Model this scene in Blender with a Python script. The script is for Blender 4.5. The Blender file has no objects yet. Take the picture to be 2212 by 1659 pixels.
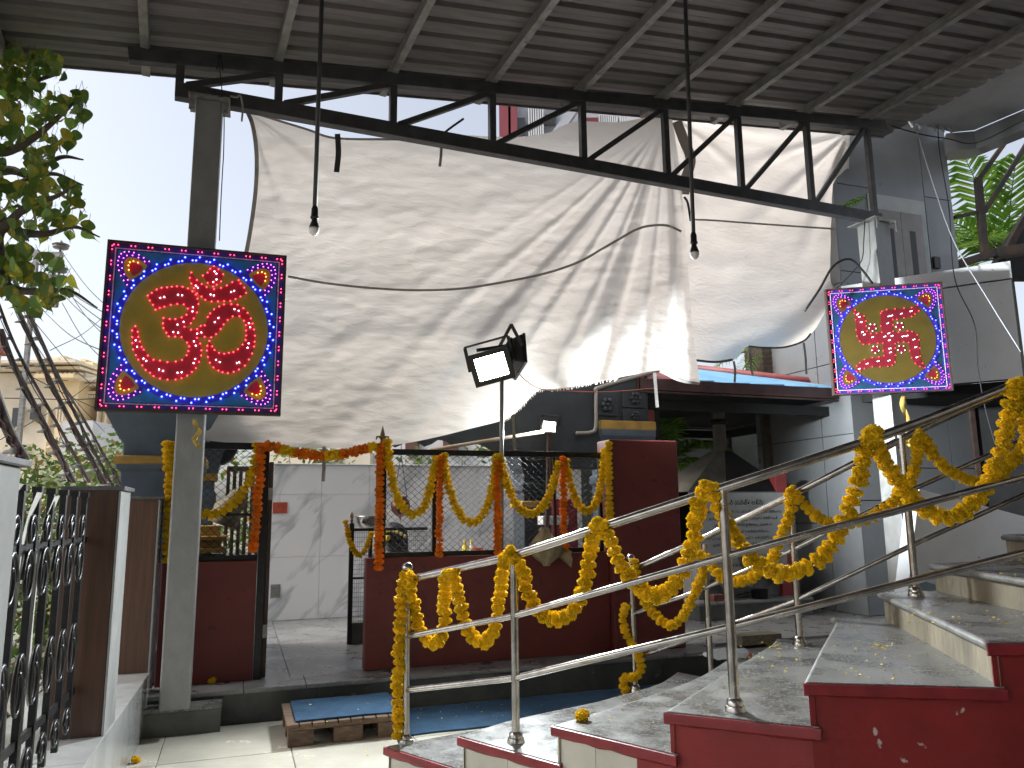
import bpy, bmesh, math, random
from mathutils import Vector, Matrix, noise
random.seed(7)
R = math.radians
sc = bpy.context.scene
COL = sc.collection

# ---------------------------------------------------------------- camera
CAM_H, PITCH, ROLL, FOC = 1.5, R(9.5), R(0.63), 1660.0
cam_d = bpy.data.cameras.new('camera'); cam = bpy.data.objects.new('camera', cam_d); COL.objects.link(cam)
cam_d.sensor_width = 36.0; cam_d.lens = 36.0 * FOC / 2212.0
cam_d.clip_start = 0.05; cam_d.clip_end = 3000
cF = Vector((0, math.cos(PITCH), math.sin(PITCH)))
_r0 = Vector((1, 0, 0)); _u0 = Vector((0, -math.sin(PITCH), math.cos(PITCH)))
cU = _u0 * math.cos(ROLL) + _r0 * math.sin(ROLL)
cR = _r0 * math.cos(ROLL) - _u0 * math.sin(ROLL)
cC = Vector((0, 0, CAM_H))
cam.matrix_world = Matrix(((cR.x, cU.x, -cF.x, 0), (cR.y, cU.y, -cF.y, 0), (cR.z, cU.z, -cF.z, CAM_H), (0, 0, 0, 1)))
sc.camera = cam

# ---------------------------------------------------------------- sky, sun, exposure
SUN_EL, SUN_AZ = R(48), R(-100)          # azimuth clockwise from +Y
world = bpy.data.worlds.new('World'); sc.world = world; world.use_nodes = True
wn = world.node_tree.nodes; wl = world.node_tree.links; wn.clear()
w_out = wn.new('ShaderNodeOutputWorld'); w_bg = wn.new('ShaderNodeBackground'); w_sky = wn.new('ShaderNodeTexSky')
w_sky.sky_type = 'NISHITA'; w_sky.sun_disc = False
w_sky.sun_elevation = SUN_EL; w_sky.sun_rotation = SUN_AZ
w_sky.air_density = 1.0; w_sky.dust_density = 4.0; w_sky.ozone_density = 1.0
w_hsv = wn.new('ShaderNodeHueSaturation'); w_hsv.inputs['Saturation'].default_value = 0.45
wl.new(w_sky.outputs[0], w_hsv.inputs['Color']); wl.new(w_hsv.outputs[0], w_bg.inputs[0]); wl.new(w_bg.outputs[0], w_out.inputs[0])
w_bg.inputs[1].default_value = 0.092
sun_d = bpy.data.lights.new('sun', 'SUN'); sun_d.energy = 1.3; sun_d.angle = R(40); sun_d.color = (1, 0.95, 0.88)
sun = bpy.data.objects.new('sun', sun_d); COL.objects.link(sun)
sd = Vector((math.sin(SUN_AZ) * math.cos(SUN_EL), math.cos(SUN_AZ) * math.cos(SUN_EL), math.sin(SUN_EL)))
sun.rotation_euler = (-sd).to_track_quat('-Z', 'Y').to_euler(); sun.location = (0, 0, 30)
sc.view_settings.view_transform = 'Standard'; sc.view_settings.look = 'None'
sc.view_settings.exposure = 1.5; sc.view_settings.gamma = 1.0; sc.view_settings.use_curve_mapping = False
sc.cycles.use_denoising = True; sc.cycles.use_adaptive_sampling = True; sc.cycles.adaptive_threshold = 0.025
sc.cycles.max_bounces = 6; sc.cycles.diffuse_bounces = 4; sc.cycles.glossy_bounces = 3
sc.cycles.transmission_bounces = 4; sc.cycles.transparent_max_bounces = 6
sc.cycles.sample_clamp_indirect = 6.0

# ---------------------------------------------------------------- frames and photo measurements
TH = R(19.5); U1 = Vector((math.cos(TH), math.sin(TH), 0)); V1 = Vector((-math.sin(TH), math.cos(TH), 0))     # shrine grid
TC = R(24.0); U2 = Vector((math.cos(TC), math.sin(TC), 0)); V2 = Vector((-math.sin(TC), math.cos(TC), 0))     # canopy grid
TG = R(17.9); U3 = Vector((math.cos(TG), math.sin(TG), 0)); V3 = Vector((-math.sin(TG), math.cos(TG), 0))     # gate grid
UP = Vector((0, 0, 1))
def ray(x, y): return cF + cR * ((x - 1106.0) / FOC) + cU * ((829.5 - y) / FOC)
def on_plane(x, y, p0, n):
    d = ray(x, y); return cC + d * ((Vector(p0) - cC).dot(n) / d.dot(n))
def at_z(x, y, z): return on_plane(x, y, (0, 0, z), UP)
def at_t(x, y, t): return on_plane(x, y, V1 * t, V1)
def at_s(x, y, s): return on_plane(x, y, U1 * s, U1)
def at_y(x, y, Y): return on_plane(x, y, (0, Y, 0), Vector((0, 1, 0)))
def S(p): return p.dot(U1)
def st(s, t, z, fr=(U1, V1)): return fr[0] * s + fr[1] * t + UP * z
F1, F2, F3 = (U1, V1), (U2, V2), (U3, V3)
F0 = (Vector((1, 0, 0)), Vector((0, 1, 0)))

# ---------------------------------------------------------------- mesh helpers
LOC = {}
class MB:
    def __init__(self): self.v = []; self.f = []; self.smooth = False
    def add(self, vs, fs):
        k = len(self.v); self.v += [Vector(p) for p in vs]; self.f += [tuple(i + k for i in q) for q in fs]; return self
    def hexa(self, p): # 8 corners: bottom 4 then top 4
        return self.add(p, [(3, 2, 1, 0), (4, 5, 6, 7), (0, 1, 5, 4), (1, 2, 6, 5), (2, 3, 7, 6), (3, 0, 4, 7)])
    def box(self, fr, s0, s1, t0, t1, z0, z1):
        return self.hexa([st(s0, t0, z0, fr), st(s1, t0, z0, fr), st(s1, t1, z0, fr), st(s0, t1, z0, fr),
                          st(s0, t0, z1, fr), st(s1, t0, z1, fr), st(s1, t1, z1, fr), st(s0, t1, z1, fr)])
    def bar(self, p, q, w, h, up=UP):
        p, q = Vector(p), Vector(q); d = (q - p).normalized(); sx = d.cross(up)
        if sx.length < 1e-4: sx = d.cross(Vector((1, 0, 0)))
        sx.normalize(); sy = sx.cross(d).normalized(); a, b = sx * w / 2, sy * h / 2
        return self.hexa([p - a - b, p + a - b, q + a - b, q - a - b, p - a + b, p + a + b, q + a + b, q - a + b])
    def tube(self, pts, r, n=8, cap=True):
        pts = [Vector(p) for p in pts]; m = len(pts); rs = r if isinstance(r, (list, tuple)) else [r] * m
        k = len(self.v); up = None
        for i, p in enumerate(pts):
            d = (pts[min(i + 1, m - 1)] - pts[max(i - 1, 0)])
            if d.length < 1e-7: d = Vector((0, 0, 1))
            d.normalize()
            if up is None:
                up = d.cross(UP)
                if up.length < 0.05: up = d.cross(Vector((1, 0, 0)))
                up.normalize()
            else:
                up = (up - d * up.dot(d))
                if up.length < 1e-5: up = d.orthogonal()
                up.normalize()
            w = d.cross(up)
            for j in range(n):
                a = 2 * math.pi * j / n
                self.v.append(p + (up * math.cos(a) + w * math.sin(a)) * rs[i])
        for i in range(m - 1):
            for j in range(n):
                a, b = k + i * n + j, k + i * n + (j + 1) % n
                self.f.append((a, b, b + n, a + n))
        if cap:
            self.f.append(tuple(k + j for j in reversed(range(n)))); self.f.append(tuple(k + (m - 1) * n + j for j in range(n)))
        return self
    def lathe(self, c, prof, n=20, sq=None, axis=UP):
        """profile [(radius, z)], sq = frame gives a square section"""
        c = Vector(c); k = len(self.v); m = len(prof)
        q = axis.to_track_quat('Z', 'Y')
        for (r, z) in prof:
            if sq:
                for a, b in ((-1, -1), (1, -1), (1, 1), (-1, 1)): self.v.append(c + sq[0] * a * r + sq[1] * b * r + UP * z)
            else:
                for j in range(n):
                    a = 2 * math.pi * j / n; self.v.append(c + q @ Vector((r * math.cos(a), r * math.sin(a), z)))
        if sq: n = 4
        for i in range(m - 1):
            for j in range(n):
                a, b = k + i * n + j, k + i * n + (j + 1) % n
                self.f.append((a, b, b + n, a + n))
        self.f.append(tuple(k + j for j in reversed(range(n)))); self.f.append(tuple(k + (m - 1) * n + j for j in range(n)))
        return self
    def prism(self, poly, ext):
        """planar polygon (world points) extruded by vector ext"""
        n = len(poly); k = len(self.v); e = Vector(ext)
        self.v += [Vector(p) for p in poly] + [Vector(p) + e for p in poly]
        self.f.append(tuple(k + i for i in range(n))); self.f.append(tuple(k + n + i for i in reversed(range(n))))
        for i in range(n):
            j = (i + 1) % n; self.f.append((k + j, k + i, k + n + i, k + n + j))
        return self
    def grid(self, P):
        k = len(self.v); m, n = len(P), len(P[0])
        for row in P: self.v += [Vector(p) for p in row]
        for i in range(m - 1):
            for j in range(n - 1):
                a = k + i * n + j; self.f.append((a, a + 1, a + n + 1, a + n))
        return self
    def ball(self, c, r, nu=10, nv=6, sc_=(1, 1, 1)):
        c = Vector(c); P = []
        for i in range(nv + 1):
            th = math.pi * i / nv
            P.append([c + Vector((r * sc_[0] * math.sin(th) * math.cos(2 * math.pi * j / nu), r * sc_[1] * math.sin(th) * math.sin(2 * math.pi * j / nu), -r * sc_[2] * math.cos(th))) for j in range(nu + 1)])
        return self.grid(P)
    def octa(self, c, r):
        c = Vector(c)
        return self.add([c + Vector((r, 0, 0)), c + Vector((-r, 0, 0)), c + Vector((0, r, 0)), c + Vector((0, -r, 0)), c + Vector((0, 0, r)), c + Vector((0, 0, -r))],
                        [(0, 2, 4), (2, 1, 4), (1, 3, 4), (3, 0, 4), (2, 0, 5), (1, 2, 5), (3, 1, 5), (0, 3, 5)])
    def build(self, name, mat, parent=None, smooth=False, bevel=0, kind=None, weld=False, auto=None):
        if parent is not None: L = LOC[parent.name]
        else:
            xs = [p.x for p in self.v]; ys = [p.y for p in self.v]; zs = [p.z for p in self.v]
            L = Vector(((min(xs) + max(xs)) / 2, (min(ys) + max(ys)) / 2, min(zs)))
        me = bpy.data.meshes.new(name); me.from_pydata([p - L for p in self.v], [], self.f)
        bm = bmesh.new(); bm.from_mesh(me)
        if weld: bmesh.ops.remove_doubles(bm, verts=bm.verts, dist=1e-5)
        bmesh.ops.recalc_face_normals(bm, faces=bm.faces)
        bm.to_mesh(me); bm.free()
        if smooth:
            for p in me.polygons: p.use_smooth = True
            if auto:
                try: me.set_sharp_from_angle(angle=R(auto))
                except Exception: pass
        me.materials.append(mat)
        o = bpy.data.objects.new(name, me); COL.objects.link(o)
        if parent is not None: o.parent = parent
        else: o.location = L
        LOC[o.name] = L
        if bevel:
            b = o.modifiers.new('bevel', 'BEVEL'); b.width = bevel; b.segments = 2; b.limit_method = 'ANGLE'; b.angle_limit = R(40)
        if kind: o['kind'] = kind
        return o
def tag(o, label, cat, group=None):
    o['label'] = label; o['category'] = cat
    if group: o['group'] = group
    return o
def struct(o): o['kind'] = 'structure'; return o
def thing(name, label, cat, loc, group=None):
    o = bpy.data.objects.new(name, None); COL.objects.link(o); o.location = loc; o.empty_display_size = 0.1
    LOC[o.name] = Vector(loc); return tag(o, label, cat, group)
def inst(name, me, parent, loc, rot=None, scale=(1, 1, 1)):
    """an instance of mesh data placed at a world position under a parent"""
    o = bpy.data.objects.new(name, me); COL.objects.link(o)
    L = Vector(loc) - (LOC[parent.name] if parent else Vector((0, 0, 0)))
    q = rot if rot is not None else Matrix.Identity(3)
    o.matrix_basis = Matrix.LocRotScale(L, q.to_quaternion() if hasattr(q, 'to_quaternion') else q, Vector(scale))
    if parent: o.parent = parent
    LOC[o.name] = Vector(loc); return o
def smooth_pts(pts, n=6):
    """Catmull-Rom through points"""
    P = [Vector(p) for p in pts]; P = [P[0] * 2 - P[1]] + P + [P[-1] * 2 - P[-2]]; out = []
    for i in range(1, len(P) - 2):
        for k in range(n):
            t = k / n; a, b, c, d = P[i - 1], P[i], P[i + 1], P[i + 2]
            out.append(0.5 * ((2 * b) + (c - a) * t + (2 * a - 5 * b + 4 * c - d) * t * t + (3 * b - a - 3 * c + d) * t ** 3))
    out.append(P[-2]); return out
def resample(pts, step):
    out = [pts[0].copy()]; acc = 0.0
    for a, b in zip(pts, pts[1:]):
        L = (b - a).length; pos = step - acc
        while pos <= L and L > 0:
            out.append(a.lerp(b, pos / L)); pos += step
        acc = (acc + L) % step if L > 0 else acc
    return out

# ---------------------------------------------------------------- materials
def M(name, col, rough=0.6, metal=0.0, var=0.0, scale=6.0, col2=None, bump=0.0, bscale=60.0, stretch=None, spec=0.5, rvar=0.0,
      emit=None, estr=0.0, trans=0.0, rnd=0.0, speck=None, clip=(0.35, 0.65)):
    m = bpy.data.materials.new(name); m.use_nodes = True; n = m.node_tree.nodes; l = m.node_tree.links
    b = n['Principled BSDF']; out = n['Material Output']
    b.inputs['Roughness'].default_value = rough; b.inputs['Metallic'].default_value = metal
    b.inputs['Base Color'].default_value = (*col, 1); b.inputs['Specular IOR Level'].default_value = spec
    tc = n.new('ShaderNodeTexCoord'); mp = n.new('ShaderNodeMapping'); l.new(tc.outputs['Object'], mp.inputs[0])
    if stretch: mp.inputs['Scale'].default_value = stretch
    last = None
    if var or col2:
        nz = n.new('ShaderNodeTexNoise'); nz.inputs['Scale'].default_value = scale; nz.inputs['Detail'].default_value = 7; nz.inputs['Roughness'].default_value = 0.62
        l.new(mp.outputs[0], nz.inputs['Vector'])
        cr = n.new('ShaderNodeValToRGB'); l.new(nz.outputs['Fac'], cr.inputs[0])
        c2 = col2 or tuple(max(0, c * (1 - var)) for c in col); c1 = col if col2 else tuple(min(1, c * (1 + var)) for c in col)
        cr.color_ramp.elements[0].position = clip[0]; cr.color_ramp.elements[1].position = clip[1]
        cr.color_ramp.elements[0].color = (*c2, 1); cr.color_ramp.elements[1].color = (*c1, 1)
        last = cr.outputs[0]
        if rvar:
            mr = n.new('ShaderNodeMapRange'); mr.inputs[3].default_value = max(0.03, rough - rvar); mr.inputs[4].default_value = min(1, rough + rvar)
            mr.inputs[1].default_value = 0.3; mr.inputs[2].default_value = 0.7
            l.new(nz.outputs['Fac'], mr.inputs[0]); l.new(mr.outputs[0], b.inputs['Roughness'])
    if speck:
        n2 = n.new('ShaderNodeTexNoise'); n2.inputs['Scale'].default_value = speck[0]; n2.inputs['Detail'].default_value = 3; l.new(tc.outputs['Object'], n2.inputs['Vector'])
        r2 = n.new('ShaderNodeValToRGB'); l.new(n2.outputs['Fac'], r2.inputs[0])
        r2.color_ramp.elements[0].position = speck[2]; r2.color_ramp.elements[1].position = speck[2] + 0.03
        mx = n.new('ShaderNodeMix'); mx.data_type = 'RGBA'; l.new(r2.outputs[0], mx.inputs[0])
        if last: l.new(last, mx.inputs[6])
        else: mx.inputs[6].default_value = (*col, 1)
        mx.inputs[7].default_value = (*speck[1], 1); last = mx.outputs[2]
    if rnd:
        oi = n.new('ShaderNodeObjectInfo'); hs = n.new('ShaderNodeHueSaturation'); mr = n.new('ShaderNodeMapRange')
        mr.inputs[3].default_value = 1 - rnd; mr.inputs[4].default_value = 1 + rnd; l.new(oi.outputs['Random'], mr.inputs[0]); l.new(mr.outputs[0], hs.inputs['Value'])
        if last: l.new(last, hs.inputs['Color'])
        else: hs.inputs['Color'].default_value = (*col, 1)
        last = hs.outputs[0]
    if last: l.new(last, b.inputs['Base Color'])
    if bump:
        nb = n.new('ShaderNodeTexNoise'); nb.inputs['Scale'].default_value = bscale; nb.inputs['Detail'].default_value = 5; l.new(mp.outputs[0], nb.inputs['Vector'])
        bp = n.new('ShaderNodeBump'); bp.inputs['Strength'].default_value = bump; bp.inputs['Distance'].default_value = 0.02
        l.new(nb.outputs['Fac'], bp.inputs['Height']); l.new(bp.outputs[0], b.inputs['Normal'])
    if emit:
        b.inputs['Emission Color'].default_value = (*emit, 1); b.inputs['Emission Strength'].default_value = estr
    if trans:
        tr = n.new('ShaderNodeBsdfTranslucent'); mxs = n.new('ShaderNodeMixShader'); mxs.inputs[0].default_value = trans
        if last: l.new(last, tr.inputs[0])
        else: tr.inputs[0].default_value = (*col, 1)
        l.new(b.outputs[0], mxs.inputs[1]); l.new(tr.outputs[0], mxs.inputs[2]); l.new(mxs.outputs[0], out.inputs[0])
    return m
m_cream = M('cream_tile', (0.60, 0.575, 0.49), 0.22, var=0.10, scale=2.2, rvar=0.12, rnd=0.05, bump=0.02, bscale=8)
m_grout = M('grout', (0.12, 0.11, 0.10), 0.9)
m_gran = M('granite_tread', (0.17, 0.168, 0.160), 0.30, var=0.42, scale=4.0, rvar=0.16, speck=(75, (0.27, 0.268, 0.255), 0.57), bump=0.05, bscale=120, rnd=0.06)
m_granl = M('granite_slab_light', (0.20, 0.20, 0.197), 0.34, var=0.24, scale=4.0, rvar=0.14, speck=(80, (0.29, 0.29, 0.285), 0.60), bump=0.05, rnd=0.07)
m_grand = M('granite_black', (0.040, 0.045, 0.045), 0.42, col2=(0.085, 0.09, 0.08), scale=3.2, rvar=0.15, speck=(5.5, (0.15, 0.15, 0.13), 0.68), bump=0.08, rnd=0.22)
m_stone = M('riser_stone', (0.34, 0.29, 0.20), 0.6, col2=(0.16, 0.14, 0.10), scale=5, stretch=(1, 1, 0.35), bump=0.3, bscale=40, rnd=0.12)
m_nose = M('nosing_stone', (0.22, 0.215, 0.20), 0.42, var=0.3, scale=7, speck=(70, (0.33, 0.32, 0.3), 0.6), bump=0.1)
m_red = M('stair_red_paint', (0.235, 0.017, 0.017), 0.5, var=0.2, scale=2.5, speck=(13, (0.55, 0.46, 0.42), 0.712), bump=0.08, bscale=30)
m_redn = M('red_edge_paint', (0.25, 0.020, 0.025), 0.42, var=0.22, scale=9, bump=0.1, bscale=50)
m_maroon = M('maroon_wall_paint', (0.132, 0.022, 0.019), 0.62, var=0.16, scale=2.0, bump=0.12, bscale=45, speck=(14, (0.075, 0.018, 0.022), 0.66))
m_steel = M('stainless_steel', (0.46, 0.44, 0.41), 0.20, 1.0, var=0.20, scale=14, rvar=0.10, stretch=(1, 1, 1))
m_galv = M('galvanised_post', (0.27, 0.275, 0.27), 0.45, 0.3, var=0.10, scale=9, stretch=(1.5, 1.5, 0.8), rvar=0.1, bump=0.02, bscale=60, speck=(26, (0.16, 0.15, 0.14), 0.73))
m_truss = M('dark_truss_paint', (0.055, 0.057, 0.06), 0.5, 0.2, var=0.25, scale=8, bump=0.05)
m_purl = M('purlin_grey', (0.24, 0.235, 0.22), 0.5, 0.3, var=0.28, scale=9, stretch=(1, 1, 3), speck=(11, (0.07, 0.06, 0.05), 0.70), bump=0.06)
m_sheet = M('roof_sheet', (0.165, 0.155, 0.148), 0.55, 0.15, var=0.22, scale=2.0, stretch=(0.8, 7, 3), bump=0.04, rnd=0.12)
m_iron = M('black_iron', (0.012, 0.012, 0.013), 0.38, 0.3, var=0.3, scale=20, bump=0.08)
m_wire = M('chain_wire', (0.018, 0.018, 0.019), 0.55, 0.2)
m_wood = M('wood_laminate', (0.105, 0.048, 0.025), 0.42, col2=(0.042, 0.018, 0.010), scale=3.4, stretch=(7, 7, 0.45), bump=0.06, bscale=18, clip=(0.3, 0.72))
m_wood2 = M('wood_laminate_tan', (0.135, 0.066, 0.034), 0.42, col2=(0.070, 0.032, 0.017), scale=4.4, stretch=(8, 8, 0.45), bump=0.06, bscale=18, clip=(0.3, 0.72))
m_marbg = M('grey_marble', (0.33, 0.335, 0.33), 0.16, var=0.16, scale=2.2, rvar=0.06, stretch=(1, 1, 0.6), bump=0.01)
m_marbd = M('dark_marble', (0.16, 0.16, 0.16), 0.25, col2=(0.05, 0.05, 0.05), scale=3.2, stretch=(1, 1, 0.6))
m_pallet = M('pallet_wood', (0.20, 0.13, 0.085), 0.75, col2=(0.085, 0.052, 0.034), scale=6, stretch=(1, 6, 6), bump=0.25, bscale=30, rnd=0.22)
m_mat = M('blue_mat', (0.020, 0.068, 0.135), 0.9, var=0.22, scale=9, stretch=(1, 1, 1), bump=0.35, bscale=300, speck=(30, (0.035, 0.095, 0.17), 0.63))
m_bluegrey = M('shrine_blue_grey', (0.085, 0.115, 0.150), 0.6, var=0.16, scale=3, bump=0.1, bscale=30)
m_darkblue = M('shrine_lintel_paint', (0.030, 0.038, 0.047), 0.75, var=0.2, scale=3, bump=0.12, bscale=25)
m_gold = M('gold_band', (0.40, 0.245, 0.055), 0.5, var=0.2, scale=9, bump=0.1)
m_white = M('white_paint', (0.66, 0.67, 0.68), 0.5, var=0.06, scale=3)
m_acp = M('grey_cladding', (0.20, 0.21, 0.22), 0.32, 0.25, var=0.07, scale=1.5, rvar=0.06, rnd=0.06)
m_acpd = M('cladding_joint', (0.035, 0.035, 0.037), 0.8)
m_acpw = M('white_cladding', (0.80, 0.815, 0.84), 0.34, 0.05, var=0.05, scale=2, speck=(16, (0.42, 0.42, 0.42), 0.72))
m_dark = M('soot_shade_dark', (0.009, 0.009, 0.0095), 0.85, var=0.35, scale=4)  # soot on the pavilion; painted-in shade in the recess and opening
m_dkbrown = M('dark_brown_frame', (0.060, 0.035, 0.028), 0.7, var=0.4, scale=6, bump=0.2)
m_yel = M('marigold_yellow', (0.92, 0.63, 0.012), 0.62, var=0.12, scale=30, rnd=0.10, trans=0.12)
m_ora = M('marigold_orange', (0.90, 0.27, 0.008), 0.62, var=0.16, scale=30, rnd=0.13, trans=0.12)
m_string = M('garland_string', (0.10, 0.085, 0.03), 0.8)
m_leafst = M('calyx_green', (0.07, 0.10, 0.02), 0.7)
m_concrete = M('concrete_soffit', (0.36, 0.375, 0.39), 0.75, var=0.14, scale=1.6, bump=0.1, bscale=20)
m_rope = M('cloth_tape', (0.30, 0.285, 0.26), 0.9, var=0.15, scale=40)
m_darktape = M('dark_tape', (0.045, 0.045, 0.045), 0.9)
m_bulbw = M('bulb_glass', (0.82, 0.81, 0.78), 0.25)
m_black = M('black_plastic', (0.014, 0.014, 0.015), 0.45)
m_cable = M('cable_black', (0.012, 0.012, 0.012), 0.6)
def marble_white():
    m = bpy.data.materials.new('white_marble'); m.use_nodes = True; n = m.node_tree.nodes; l = m.node_tree.links; b = n['Principled BSDF']
    tc = n.new('ShaderNodeTexCoord'); m0 = n.new('ShaderNodeMapping'); m0.inputs['Rotation'].default_value = (0, 0, -TH); l.new(tc.outputs['Object'], m0.inputs[0])
    m1 = n.new('ShaderNodeMapping'); m1.inputs['Rotation'].default_value = (0, R(47), 0); l.new(m0.outputs[0], m1.inputs[0])
    mp = n.new('ShaderNodeMapping'); mp.inputs['Scale'].default_value = (0.55, 1.0, 1.9); l.new(m1.outputs[0], mp.inputs[0])
    nz = n.new('ShaderNodeTexNoise'); nz.inputs['Scale'].default_value = 1.15; nz.inputs['Detail'].default_value = 5; nz.inputs['Roughness'].default_value = 0.5; nz.inputs['Distortion'].default_value = 0.5
    l.new(mp.outputs[0], nz.inputs['Vector'])
    ma = n.new('ShaderNodeMath'); ma.operation = 'SUBTRACT'; ma.inputs[1].default_value = 0.53; l.new(nz.outputs['Fac'], ma.inputs[0])
    ab = n.new('ShaderNodeMath'); ab.operation = 'ABSOLUTE'; l.new(ma.outputs[0], ab.inputs[0])
    n2 = n.new('ShaderNodeTexNoise'); n2.inputs['Scale'].default_value = 1.6; n2.inputs['Detail'].default_value = 3; l.new(tc.outputs['Object'], n2.inputs['Vector'])
    ml = n.new('ShaderNodeMath'); ml.operation = 'MULTIPLY_ADD'; l.new(n2.outputs['Fac'], ml.inputs[0]); ml.inputs[1].default_value = 0.22; ml.inputs[2].default_value = -0.10
    ad = n.new('ShaderNodeMath'); ad.operation = 'ADD'; l.new(ab.outputs[0], ad.inputs[0]); l.new(ml.outputs[0], ad.inputs[1])
    cr = n.new('ShaderNodeValToRGB'); l.new(ad.outputs[0], cr.inputs[0])
    e = cr.color_ramp.elements; e[0].position = 0.0; e[0].color = (0.50, 0.515, 0.53, 1); e[1].position = 0.06; e[1].color = (0.80, 0.80, 0.80, 1)
    l.new(cr.outputs[0], b.inputs['Base Color']); b.inputs['Roughness'].default_value = 0.14
    return m
m_marble = marble_white()
def cloth_mat():
    m = bpy.data.materials.new('white_cotton_cloth'); m.use_nodes = True; n = m.node_tree.nodes; l = m.node_tree.links; b = n['Principled BSDF']; out = n['Material Output']
    tc = n.new('ShaderNodeTexCoord'); mp = n.new('ShaderNodeMapping'); mp.inputs['Scale'].default_value = (1.0, 1.0, 3.4); mp.inputs['Rotation'].default_value = (0, R(10), 0); l.new(tc.outputs['Object'], mp.inputs[0])
    n1 = n.new('ShaderNodeTexNoise'); n1.inputs['Scale'].default_value = 5.5; n1.inputs['Detail'].default_value = 7; n1.inputs['Roughness'].default_value = 0.6; n1.inputs['Distortion'].default_value = 0.9; l.new(mp.outputs[0], n1.inputs['Vector'])
    n2 = n.new('ShaderNodeTexNoise'); n2.inputs['Scale'].default_value = 0.9; n2.inputs['Detail'].default_value = 3; l.new(tc.outputs['Object'], n2.inputs['Vector'])
    cr = n.new('ShaderNodeValToRGB'); l.new(n2.outputs['Fac'], cr.inputs[0]); e = cr.color_ramp.elements
    e[0].position = 0.3; e[0].color = (0.86, 0.805, 0.74, 1); e[1].position = 0.7; e[1].color = (0.91, 0.865, 0.81, 1)
    l.new(cr.outputs[0], b.inputs['Base Color']); b.inputs['Roughness'].default_value = 0.9; b.inputs['Specular IOR Level'].default_value = 0.1
    bp = n.new('ShaderNodeBump'); bp.inputs['Strength'].default_value = 0.26; bp.inputs['Distance'].default_value = 0.035; l.new(n1.outputs['Fac'], bp.inputs['Height'])
    l.new(bp.outputs[0], b.inputs['Normal'])
    tr = n.new('ShaderNodeBsdfTranslucent'); l.new(cr.outputs[0], tr.inputs[0]); l.new(bp.outputs[0], tr.inputs[1])
    mx = n.new('ShaderNodeMixShader'); mx.inputs[0].default_value = 0.58; l.new(b.outputs[0], mx.inputs[1]); l.new(tr.outputs[0], mx.inputs[2]); l.new(mx.outputs[0], out.inputs[0])
    return m
m_cloth = cloth_mat()
m_seam = M('cloth_seam', (0.36, 0.34, 0.315), 0.9, var=0.1, scale=30, trans=0.10)
def emis(name, col, s):
    m = bpy.data.materials.new(name); m.use_nodes = True; n = m.node_tree.nodes; n.clear()
    o = n.new('ShaderNodeOutputMaterial'); e = n.new('ShaderNodeEmission'); e.inputs[0].default_value = (*col, 1); e.inputs[1].default_value = s
    m.node_tree.links.new(e.outputs[0], o.inputs[0])
    m.cycles.emission_sampling = 'NONE'; return m

# ================================================================ GROUND, FLOOR, PLINTH
g = MB().add([(-600, -600, -0.06), (600, -600, -0.06), (600, 600, -0.06), (-600, 600, -0.06)], [(0, 1, 2, 3)])
struct(g.build('ground', M('street_ground', (0.20, 0.185, 0.165), 0.9, var=0.2, scale=0.6)))
fl = struct(MB().box(F1, -1.9, 9.0, -4.0, 6.30, -0.05, -0.006).build('floor', m_grout))
def tile_mesh(w, d, h, mat, name, bev=0.003):
    mb = MB().hexa([Vector((bev / 2 + 0.0, bev / 2, 0)), Vector((w, 0, 0)), Vector((w, d, 0)), Vector((0, d, 0)),
                    Vector((bev, bev, h)), Vector((w - bev, bev, h)), Vector((w - bev, d - bev, h)), Vector((bev, d - bev, h))])
    me = bpy.data.meshes.new(name); me.from_pydata(mb.v, [], mb.f); me.materials.append(mat); me.update(); return me
ROT1 = Matrix.Rotation(TH, 3, 'Z')
TS = 0.8
me_tile = tile_mesh(TS - 0.004, TS - 0.004, 0.006, m_cream, 'floor_tile')
for i in range(-2, 12):
    for j in range(-8, 7):
        s, t = -0.40 + TS * (i - 1), 5.465 - TS * (j - 1) - TS
        if t > 6.0 or s > 7.5: continue
        if t + TS > 6.268: pass
        inst('tile', me_tile, fl, st(s, t, -0.006), ROT1)
# plinth
PZ = 0.24
pl = struct(MB().box(F1, -0.75, 10.5, 6.285, 13.0, -0.05, PZ - 0.03).build('plinth', m_grout))
# paving slabs on the plinth
xs = [-0.75, 0.10, 0.55, 1.22, 2.0, 2.85, 3.65, 4.35]
s_corner = 4.33
for a, b in zip(xs, xs[1:]):
    MB().box(F1, a + 0.002, b - 0.002, 6.262, 6.60, PZ - 0.032, PZ).build('coping_slab', m_granl, pl, bevel=0.006)
ys = [-0.75, -0.05, 0.62, 1.25, 2.05, 2.95, 3.62, 4.33]
for a, b in zip(ys, ys[1:]):
    MB().box(F1, a + 0.002, b - 0.002, 6.272, 6.284, -0.01, PZ - 0.034).build('face_slab', m_grand, pl)
me_slab = tile_mesh(1.198, 0.898, 0.03, m_granl, 'paving_slab', 0.002)
for i in range(0, 10):
    for j in range(0, 6):
        s = -0.75 + 1.2 * i; t = 6.604 + 0.9 * j
        if s > 9.4 or t > 12.2: continue
        inst('paving_slab', me_slab, pl, st(s, t, PZ - 0.032), ROT1)
# forward jog of the plinth behind the stairs
jog = struct(MB().box(F1, 4.345, 10.5, 5.90, 6.26, -0.04, PZ - 0.03).build('plinth_step', m_grout))
for i in range(8):
    MB().box(F1, 4.34 + 0.75 * i, 4.336 + 0.75 * (i + 1), 5.895, 6.258, PZ - 0.03, PZ - 0.001).build('paving_slab', m_granl, jog, bevel=0.005)
MB().box(F1, 4.33, 4.343, 5.9, 6.255, -0.01, PZ - 0.032).build('face_slab', m_stone, jog)

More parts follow.
